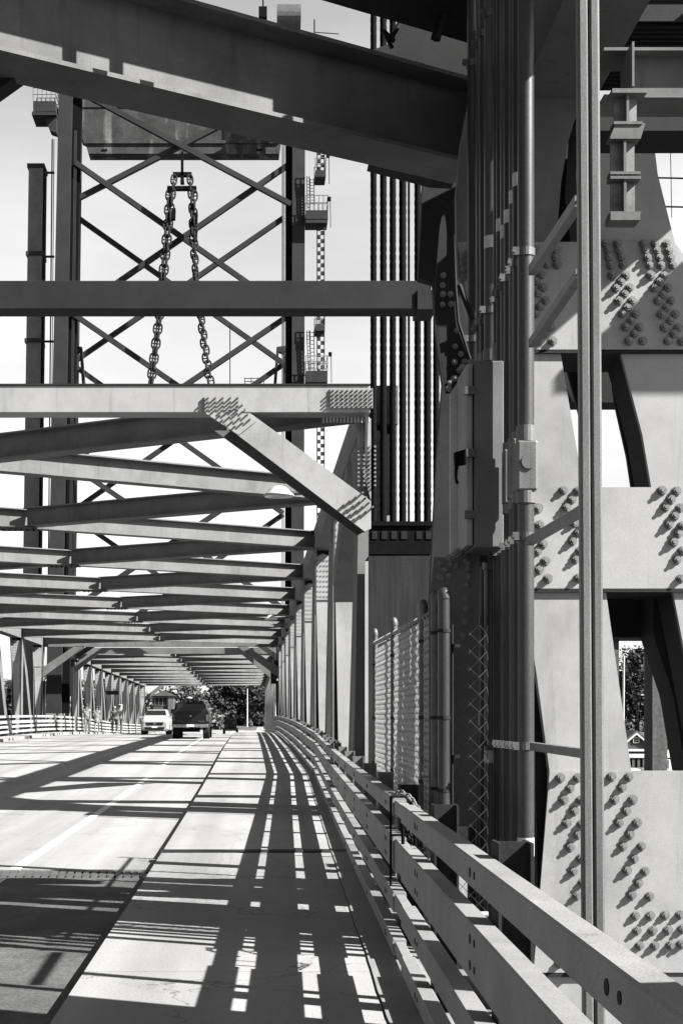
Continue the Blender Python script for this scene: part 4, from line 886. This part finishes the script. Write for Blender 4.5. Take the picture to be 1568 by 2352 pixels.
# open jeep-like off-roader
D = 165; x0, g = (529-UX)*D/F, dz(165)-STEP
t = thing('off_roader', (x0, D, g), 'small dark boxy off-road vehicle with spare wheel far down the road', 'car')
MB().box(x0-.72, x0+.72, D, D+3.3, g+.6, g+1.12).build('body', 'cark', t, bevel=.05)
MB().box(x0-.86, x0+.86, D+.3, D+3.0, g+.78, g+.86).build('fender', 'cark', t)
b = MB()
for s in (-1, 1): b.obox((x0+s*.68, D+.05, g+1.1), (x0+s*.62, D+.1, g+1.85), .1, .1, (0, 1, 0)); b.obox((x0+s*.68, D+1.9, g+1.1), (x0+s*.62, D+1.9, g+1.85), .1, .1, (0, 1, 0))
b.box(x0-.66, x0+.66, D+.05, D+2.0, g+1.83, g+1.92); b.build('roof_frame', 'cark', t)
MB().box(x0-.6, x0+.6, D+1.9, D+1.93, g+1.15, g+1.8).build('windscreen', 'glass', t)
MB().lathe((x0+.1, D-.25, g+1.05), [(.1, 0), (.36, 0), (.38, .05), (.38, .2), (.2, .24)], 20, 'y').build('spare_wheel', 'tyre', t)
MB().box(x0-.7, x0+.7, D-.15, D-.02, g+.5, g+.66).build('bumper', 'galv', t)
for s in (-1, 1):
    for yy in (.6, 2.9): wheel(x0+s*.76, D+yy, g+.4, .4, .26, t, 'dark')
# ------------------------------------------------------------------ people
def person(x, y, zg, h, label, top, bottom, hair='hair', dress=False, stride=.18, arm=0, carry=None, yaw=1):
    t = thing('person', (x, y, zg), label, 'person'); k = h/1.75
    def skinobj(name, verts, edges, rad, m, par, sub=1):
        me = bpy.data.meshes.new(name); me.from_pydata([((vx)*k, vy*k, vz*k) for vx, vy, vz in verts], edges, []); me.materials.append(M[m])
        o = bpy.data.objects.new(name, me); C.objects.link(o); place(o, (x, y, zg), par)
        md = o.modifiers.new('skin', 'SKIN'); sv = me.skin_vertices[0].data
        for i, r in enumerate(rad): sv[i].radius = (r*k, r*k) if not isinstance(r, tuple) else (r[0]*k, r[1]*k)
        sv[0].use_root = True
        ss = o.modifiers.new('sub', 'SUBSURF'); ss.levels = sub; ss.render_levels = sub; return o
    s = stride
    V = [(0,0,.95),(0,0,1.12),(0,0,1.38),(0,0,1.48),(0,.0,1.56),(0,.01,1.68),
         (.10,0,.90),(.11,s*.5,.50),(.11,s,.08),(.11,s-.13*yaw,.03),(-.10,0,.90),(-.11,-s*.3,.50),(-.11,-s,.10),(-.11,-s-.12*yaw,.03),
         (.19,0,1.40),(.24,.05,1.15),(.24,-.08,.90),(.24,-.12,.80),(-.19,0,1.40),(-.24,-.05,1.15),(-.24,.08,.92),(-.24,.10,.82)]
    if arm: V[19] = (-.27, -.12, 1.2); V[20] = (-.15, -.28, 1.35); V[21] = (-.10, -.32, 1.42)
    E = [(0,1),(1,2),(2,3),(3,4),(4,5),(0,6),(6,7),(7,8),(8,9),(0,10),(10,11),(11,12),(12,13),(2,14),(14,15),(15,16),(16,17),(2,18),(18,19),(19,20),(20,21)]
    Rr = [(.15,.11),(.13,.1),(.16,.1),.055,.07,.09,.085,.06,.045,.04,.085,.06,.045,.04,.055,.045,.035,.04,.055,.045,.035,.04]
    bd = skinobj('body', V, E, Rr, 'skin', t)
    skinobj('shirt', [V[0],V[1],V[2],(0,0,1.45),V[14],((V[14][0]+V[15][0])/2,0,1.27),V[18],((V[18][0]+V[19][0])/2,0,1.27)], [(0,1),(1,2),(2,3),(2,4),(4,5),(2,6),(6,7)], [(.165,.125),(.15,.12),(.18,.12),(.09,.07),.075,.065,.075,.065], top, t)
    if dress: skinobj('skirt', [(0,0,1.05),(0,0,.85),(0,0,.6)], [(0,1),(1,2)], [(.15,.12),(.2,.16),(.23,.2)], bottom, t)
    else: skinobj('shorts', [(0,0,1.0),(0,0,.93),V[6],V[7],V[10],V[11]], [(0,1),(1,2),(2,3),(1,4),(4,5)], [(.16,.12),(.165,.125),.105,.085,.105,.085], bottom, t)
    hh = MB().lathe((x, y+.012*k, zg+1.68*k), [(.098*k, -.03*k), (.108*k, .02*k), (.09*k, .075*k), (.05*k, .105*k), (.001, .115*k)], 12).build('hair', hair, t, smooth=True)
    fc = MB(); 
    for sx in (-.032, .032): fc.box(x+sx*k-.01, x+sx*k+.01, y-.09*k*yaw-.005, y-.09*k*yaw+.005, zg+1.68*k, zg+1.69*k)
    fc.build('eyes', 'hair', t)
    if carry: MB().box(x-.4*k, x-.25*k, y-.1, y+.1, zg+.7*k, zg+.95*k).build('bag', carry, t)
    return t
YPp = 88
def foot(u, D): return (u-UX)*D/F
person(foot(199, 90), 90, dz(90)+.04, 1.8, 'walker in pale shirt raising an arm, left of the pair on the footpath', 'clothl', 'clothm', arm=1)
person(foot(220, 90), 90.6, dz(90)+.04, 1.68, 'woman in pale dress walking beside the walker with raised arm', 'clothl', 'clothl', dress=True)
person(foot(263, 97), 97, dz(97)+.04, 1.72, 'walker in dark top with pale hat nearer the silver car', 'clothd', 'clothd', hair='clothl', carry='clothd')
person(foot(272, 97), 98, dz(97)+.04, 1.82, 'taller dark-shirted walker just right of the hatted one', 'clothd', 'clothm')
person(foot(576, 215), 215, dz(215)-.15, 1.75, 'lone dark figure standing far along the road by the rail end', 'clothd', 'clothd', stride=.05)
person(foot(522, 235)-1.0, 235, dz(235)-.15, 1.75, 'distant walker left of the off-roader near the bushes', 'clothm', 'clothd')
# ------------------------------------------------------------------ trees
def tree(x, y, zg, h, rad, m, label, name='tree', n=2600, leaf=.5, base=.25, group=None):
    rr = random.Random(int(x*7+y*13)); t = thing(name, (x, y, zg), label, 'tree', group)
    tk = MB(); tk.cyl((x, y, zg), (x+rr.uniform(-.3, .3), y, zg+h*.6), h*.03, 8, h*.015)
    for i in range(6):
        a = rr.uniform(0, 6.28); tk.cyl((x, y, zg+h*(.25+.06*i)), (x+math.cos(a)*rad*.6, y+math.sin(a)*rad*.6, zg+h*(.5+.07*i)), h*.012, 5, h*.004)
    tk.build('trunk', 'bark', t)
    cl = []
    for i in range(26):
        a = rr.uniform(0, 6.28); f = rr.random(); zz = base+(1-base)*f; pr = math.sin(min(1, max(.12, (1-f)*1.25))*math.pi*.5)
        q = rad*pr*rr.uniform(.25, .95); cl.append((x+math.cos(a)*q, y+math.sin(a)*q, zg+h*zz*.95, rad*rr.uniform(.22, .42)))
    vs = []; fs = []
    for i in range(n):
        cx, cy, cz, cr_ = cl[rr.randrange(len(cl))]
        d = Vector((rr.gauss(0, 1), rr.gauss(0, 1), rr.gauss(0, 1))).normalized()*cr_*rr.random()**.35
        c = Vector((cx, cy, cz))+d*Vector((1, 1, .75)).x if False else Vector((cx+d.x, cy+d.y, cz+d.z*.75))
        a = Vector((rr.gauss(0, 1), rr.gauss(0, 1), rr.gauss(0, .6))).normalized()*leaf*rr.uniform(.5, 1); b_ = a.cross(Vector((rr.gauss(0, 1), rr.gauss(0, 1), rr.gauss(0, 1)))).normalized()*leaf*rr.uniform(.3, .6)
        o = len(vs); vs += [c-a, c+b_, c+a, c-b_]; fs.append((o, o+1, o+2, o+3))
    MB().add(vs, fs).build('crown', m, t)
tl = [
 (P(345, 0, 235)[0], 235, 6.2, 4.0, 'leafl', 'pale leafy tree left of the wooden building'),
 (P(400, 0, 240)[0], 240, 7.2, 5.0, 'leafl', 'broad light tree rising behind the black pickup'),
 (P(448, 0, 240)[0], 240, 6.8, 4.6, 'leaf', 'light tree just right of the pickup roof'),
 (P(472, 0, 225)[0], 225, 4.2, 3.2, 'leafl', 'low bushy shrub tree between pickup and off-roader'),
 (P(505, 0, 262)[0], 262, 8.6, 5.2, 'leafd', 'dark conifer behind the off-roader'),
 (P(545, 0, 262)[0], 262, 8.8, 5.0, 'leafd', 'dark layered tree left of the flagpole'),
 (P(588, 0, 262)[0], 262, 8.6, 5.0, 'leafd', 'dark layered tree right of the flagpole'),
 (P(625, 0, 255)[0], 255, 7.6, 4.5, 'leafd', 'black tree at the foot of the right truss'),
 (P(520, 0, 285)[0], 285, 10.5, 7.0, 'leafd', 'tall dark tree mass between the far beams and road end'),
 (P(600, 0, 285)[0], 285, 10.0, 7.0, 'leafd', 'tall dark tree behind the far right truss end'),
 (P(430, 0, 290)[0], 290, 10.5, 7.0, 'leaf', 'large grey-green tree above the pickup in the distance')]
for x, y, h, r, m, lb in tl: tree(x, y, -.9, h, r, m, lb, 'tree', 2400, .5, .08)
for i, (u_, D, h, r, lb) in enumerate([(8, 165, 9.5, 5, 'leftmost tree behind the left truss'), (38, 175, 8.5, 5, 'pale tree showing in the first gap of the left truss'), (92, 170, 9.5, 4.5, 'tall tree in the second gap of the left truss'), (190, 185, 9.5, 5, 'tree behind the far left truss panels'), (235, 190, 9.5, 4.5, 'tree behind the pair of walkers beyond the truss'), (-60, 170, 9, 6, 'tree at the left edge beyond the truss')]):
    tree(P(u_, 0, D)[0], D, -3.2, h, r, 'leaf' if i % 2 else 'leafd', lb, 'tree', 1800, .5, .1)
# right opening: tree, masts, house, wharf
tree(P(1462, 0, 165)[0], 165, -2.2, 11.4, 5.6, 'leafd', 'big round shade tree seen through the lower tower opening', 'tree', 7000, .33, .3)
tree(P(1535, 0, 175)[0], 175, -2.5, 10, 5, 'leaf', 'lighter tree right of the tower upright', 'tree', 3500, .35, .1)
tree(P(1400, 0, 172)[0], 172, -2.5, 8, 4, 'leaf', 'low tree behind the left mast', 'tree', 2500, .35, .1)
tree(P(1640, 0, 175)[0], 175, -2.5, 10, 6, 'leaf', 'spreading tree at the right beyond the tower', 'tree', 2500, .4, .1)
for i, (ua, ub, v0, lb) in enumerate(((1432, 1429, 1508, 'thicker sailboat mast left of the shade tree trunk'), (1479, 1490, 1510, 'pale sailboat mast with spreader in front of the gabled house'))):
    D = 128; t = thing('boat_mast', P(ub, 1775, D), lb, 'mast')
    MB().cyl(P(ub+.5, 1800, D), P(ua, v0, D), .13, 8, .1).build('pole', 'mast', t)
    MB().path([P(ua-8, v0+(5 if i == 0 else 88), D), P(ua+3, v0+(5 if i == 0 else 88), D)], .05, 5).build('spreader', 'mast', t)
    MB().path([P(ua+3, v0+6, D), P(ua+(45 if i == 0 else -18), v0+160, D)], .02, 4).path([P(ua+2, v0+6, D), P(ua+(34 if i == 0 else 9), v0+150, D)], .02, 4).build('rigging', 'dark', t)
hs = thing('house', P(1462, 1735, 140), 'small dark gabled house with pale trim behind the masts', 'house')
D = 140
MB().prism(XZ([(1434, 1722), (1436, 1702), (1462, 1688), (1489, 1711), (1489, 1722)], D), 'y', D, D+6).build('gable', 'house', hs)
MB().prism(XZ([(1428, 1712), (1462, 1684), (1496, 1713), (1496, 1717), (1462, 1689), (1428, 1717)], D-.3), 'y', D-.3, D).build('gable_trim', 'wall', hs)
MB().prism(XZ([(1427, 1711), (1462, 1683), (1500, 1711), (1500, 1707), (1462, 1679), (1427, 1707)], D), 'y', D+.01, D+7).build('roof', 'roof', hs)
wn = MB().box(P(1453, 0, D)[0], P(1467, 0, D)[0], D-.12, D-.02, P(0, 1708, D)[2], P(0, 1695, D)[2]).build('window', 'wall', hs)
for a, c in ((1455, 1459.5), (1460.5, 1465)):
    for e, f_ in ((1697, 1701), (1702, 1706.5)): MB().box(P(a, 0, D)[0], P(c, 0, D)[0], D-.14, D-.121, P(0, f_, D)[2], P(0, e, D)[2]).build('pane', 'glass', wn)
MB().box(P(1436, 0, D)[0], P(1500, 0, D)[0], D-.4, D+5, P(0, 1727, D)[2], P(0, 1722, D)[2]).build('porch_trim', 'wall', hs)
MB().box(P(1436, 0, D)[0], P(1495, 0, D)[0], D, D+5, P(0, 1760, D)[2], P(0, 1727, D)[2]).build('lower_wall', 'house', hs)
wb = thing('white_building', P(1520, 1735, 155), 'long low white building beside the gabled house', 'building')
D = 155
MB().box(P(1492, 0, D)[0], P(1680, 0, D)[0], D, D+8, -4.2, P(0, 1700, D)[2]).build('wall', 'wall', wb)
MB().prism([(D-.4, P(0, 1700, D)[2]), (D+8.4, P(0, 1700, D)[2]), (D+4, P(0, 1684, D)[2])], 'x', P(1490, 0, D)[0], P(1682, 0, D)[0]).build('roof', 'roof', wb)
for a in (1500, 1530, 1552): MB().box(P(a, 0, D)[0], P(a+9, 0, D)[0], D-.05, D+.02, P(0, 1722, D)[2], P(0, 1708, D)[2]).build('window', 'glass', wb)
wf = thing('wharf', P(1500, 1760, 124), 'timber wharf with pale cap rail below the gabled house', 'wharf')
D = 124
MB().box(P(1380, 0, D)[0], P(1700, 0, D)[0], D, D+4, P(0, 1742, D)[2], P(0, 1736, D)[2]).build('cap', 'wall', wf)
for i in range(26): MB().box(P(1380+i*12, 0, D)[0], P(1386+i*12, 0, D)[0], D+.1, D+.5, -8.3, P(0, 1742, D)[2]-.01).build('pile', 'wood', wf)
MB().box(P(1380, 0, D)[0], P(1700, 0, D)[0], D+.6, D+.8, -8.3, P(0, 1742, D)[2]-.01).build('sheeting', 'wood', wf)
for i, (u_, w_) in enumerate(((1440, 26), (1505, 22), (1550, 22))):
    D2_ = 112; t = thing('moored_boat', (P(u_, 0, D2_)[0], D2_, -8.0), ['white moored boat left below the wharf', 'small white boat by the second mast', 'white boat at the right end of the wharf'][i], 'boat')
    x = P(u_, 0, D2_)[0]; l = w_*D2_/F
    zt0 = P(0, 1768, D2_)[2]
    loft([(D2_, [(x-l*.9, zt0-1.6), (x+l*.9, zt0-1.6), (x+l*1.2, zt0), (x-l*1.2, zt0)]), (D2_+3, [(x-l*.9, zt0-1.6), (x+l*.9, zt0-1.6), (x+l*1.2, zt0), (x-l*1.2, zt0)])]).build('hull', 'wall', t)
    MB().box(x-l*.4, x+l*.3, D2_+.6, D2_+2.4, zt0, zt0+.7).build('cabin', 'wall', t)
# wires at far right
pw = thing('overhead_wires', P(1540, 300, 30), 'three thin horizontal cables crossing the bright gap at upper right', 'cable')
for v in (345, 408, 474): MB().cyl(P(1480, v, 20), P(1620, v+3, 20), .012, 6).build('cable', 'black', pw)
MB().cyl(P(1538, 280, 20), P(1542, 500, 20), .006, 5).build('drop_wire', 'black', pw)
# ------------------------------------------------------------------ far end: control house, flagpole, lamp posts, signals, signs
D = 200
bh = thing('control_house', (P(375, 0, D)[0], D, -.6), 'small dark gatehouse with large white-framed window at the left road end', 'building')
xl, xr = P(352, 0, D)[0], P(397, 0, D)[0]
MB().box(xl, xr, D, D+5, -.8, P(0, 1600, D)[2]).build('wall', 'house', bh)
MB().prism([(xl-.4, P(0, 1600, D)[2]), (xr+.4, P(0, 1600, D)[2]), ((xl+xr)/2, P(0, 1588, D)[2])], 'y', D-.5, D+5.5).build('roof', 'roof', bh)
wn = MB().box(P(355, 0, D)[0], P(384, 0, D)[0], D-.08, D, P(0, 1622, D)[2], P(0, 1602, D)[2]).build('window', 'polem', bh)
for a, c in ((357, 364), (366, 373), (375, 382)): MB().box(P(a, 0, D)[0], P(c, 0, D)[0], D-.1, D-.081, P(0, 1620, D)[2], P(0, 1604, D)[2]).build('pane', 'glass', wn)
MB().box(P(386, 0, D)[0], P(396, 0, D)[0], D-.3, D-.1, -.8, P(0, 1600, D)[2]).build('corner_post', 'polem', bh)
fp = thing('flagpole', (P(567.5, 0, 245)[0], 245, -.6), 'tall white flagpole standing before the dark trees', 'flagpole')
MB().cyl((P(567.5, 0, 245)[0], 245, -.8), P(568, 1583, 245), .13, 8, .08).build('pole', 'wall', fp)
for u_, v_, lb in ((398, 1590, 'cobra street lamp above the gatehouse roof'), (433, 1605, 'lower cobra street lamp left of the pickup roof')):
    D = 210; t = thing('street_lamp', (P(u_-6, 0, D)[0], D, -.6), lb, 'lamp')
    MB().cyl((P(u_-6, 0, D)[0], D, -.7), P(u_-6, v_+2, D), .07, 6).cyl(P(u_-6, v_+2, D), P(u_+2, v_, D), .05, 6).build('pole', 'galv', t)
    MB().lathe(P(u_+2, v_, D), [(.45, 0), (.4, .12), (.15, .2), (.001, .22)], 10).build('head', 'lamp', t)
def signal(u, v, D, lb, n=3):
    x, y, z = P(u, v, D); t = thing('traffic_signal', (x, y, z), lb, 'traffic light')
    MB().box(x-.2, x+.2, y, y+.25, z, z+.42*n).build('housing', 'cark', t)
    for i in range(n): MB().lathe((x, y-.12, z+.2+.4*i), [(.15, .12), (.15, 0)], 12, 'y').build('visor', 'cark', t)
    MB().cyl((x, y+.12, z+.4*n), (x, y+.12, z+.4*n+1.0), .05, 6).build('hanger', 'galv', t)
signal(484, 1588, 188.0, 'black signal head hanging from the far portal beam', 1)
signal(628, 1572, 99, 'signal head at the far right portal post', 3); signal(636, 1560, 97, 'signal head tucked under the right knee brace', 3)
sg = thing('warning_gate', (P(636, 0, 104)[0], 104, dz(104)), 'raised striped warning gate standing at the right truss end', 'gate')
MB().path([P(632, 1665, 104), P(634, 1600, 104)], .09, 6).build('arm', 'white', sg); MB().box(P(630, 0, 104)[0], P(641, 0, 104)[0], 104.2, 104.6, dz(104), P(0, 1612, 104)[2]).build('cabinet', 'polem', sg)
t = thing('sign_board', P(256, 1594, 104), 'grey name board fixed across the left truss verticals', 'sign'); MB().box(P(242, 0, 104)[0], P(272, 0, 104)[0], 104, 104.1, P(0, 1597, 104)[2], P(0, 1588, 104)[2]).build('board', 'panel', t)
t = thing('road_sign', P(277, 1645, 100), 'small white square sign on a post behind the dark walkers', 'sign'); MB().box(P(273, 0, 100)[0], P(281, 0, 100)[0], 100, 100.05, P(0, 1631, 100)[2], P(0, 1619, 100)[2]).build('plate', 'white', t); MB().cyl(P(277, 1631, 100.1), P(277, 1690, 100.1), .04, 6).build('post', 'galv', t)
for k, (u_, lb) in enumerate(((690, 0),)): pass
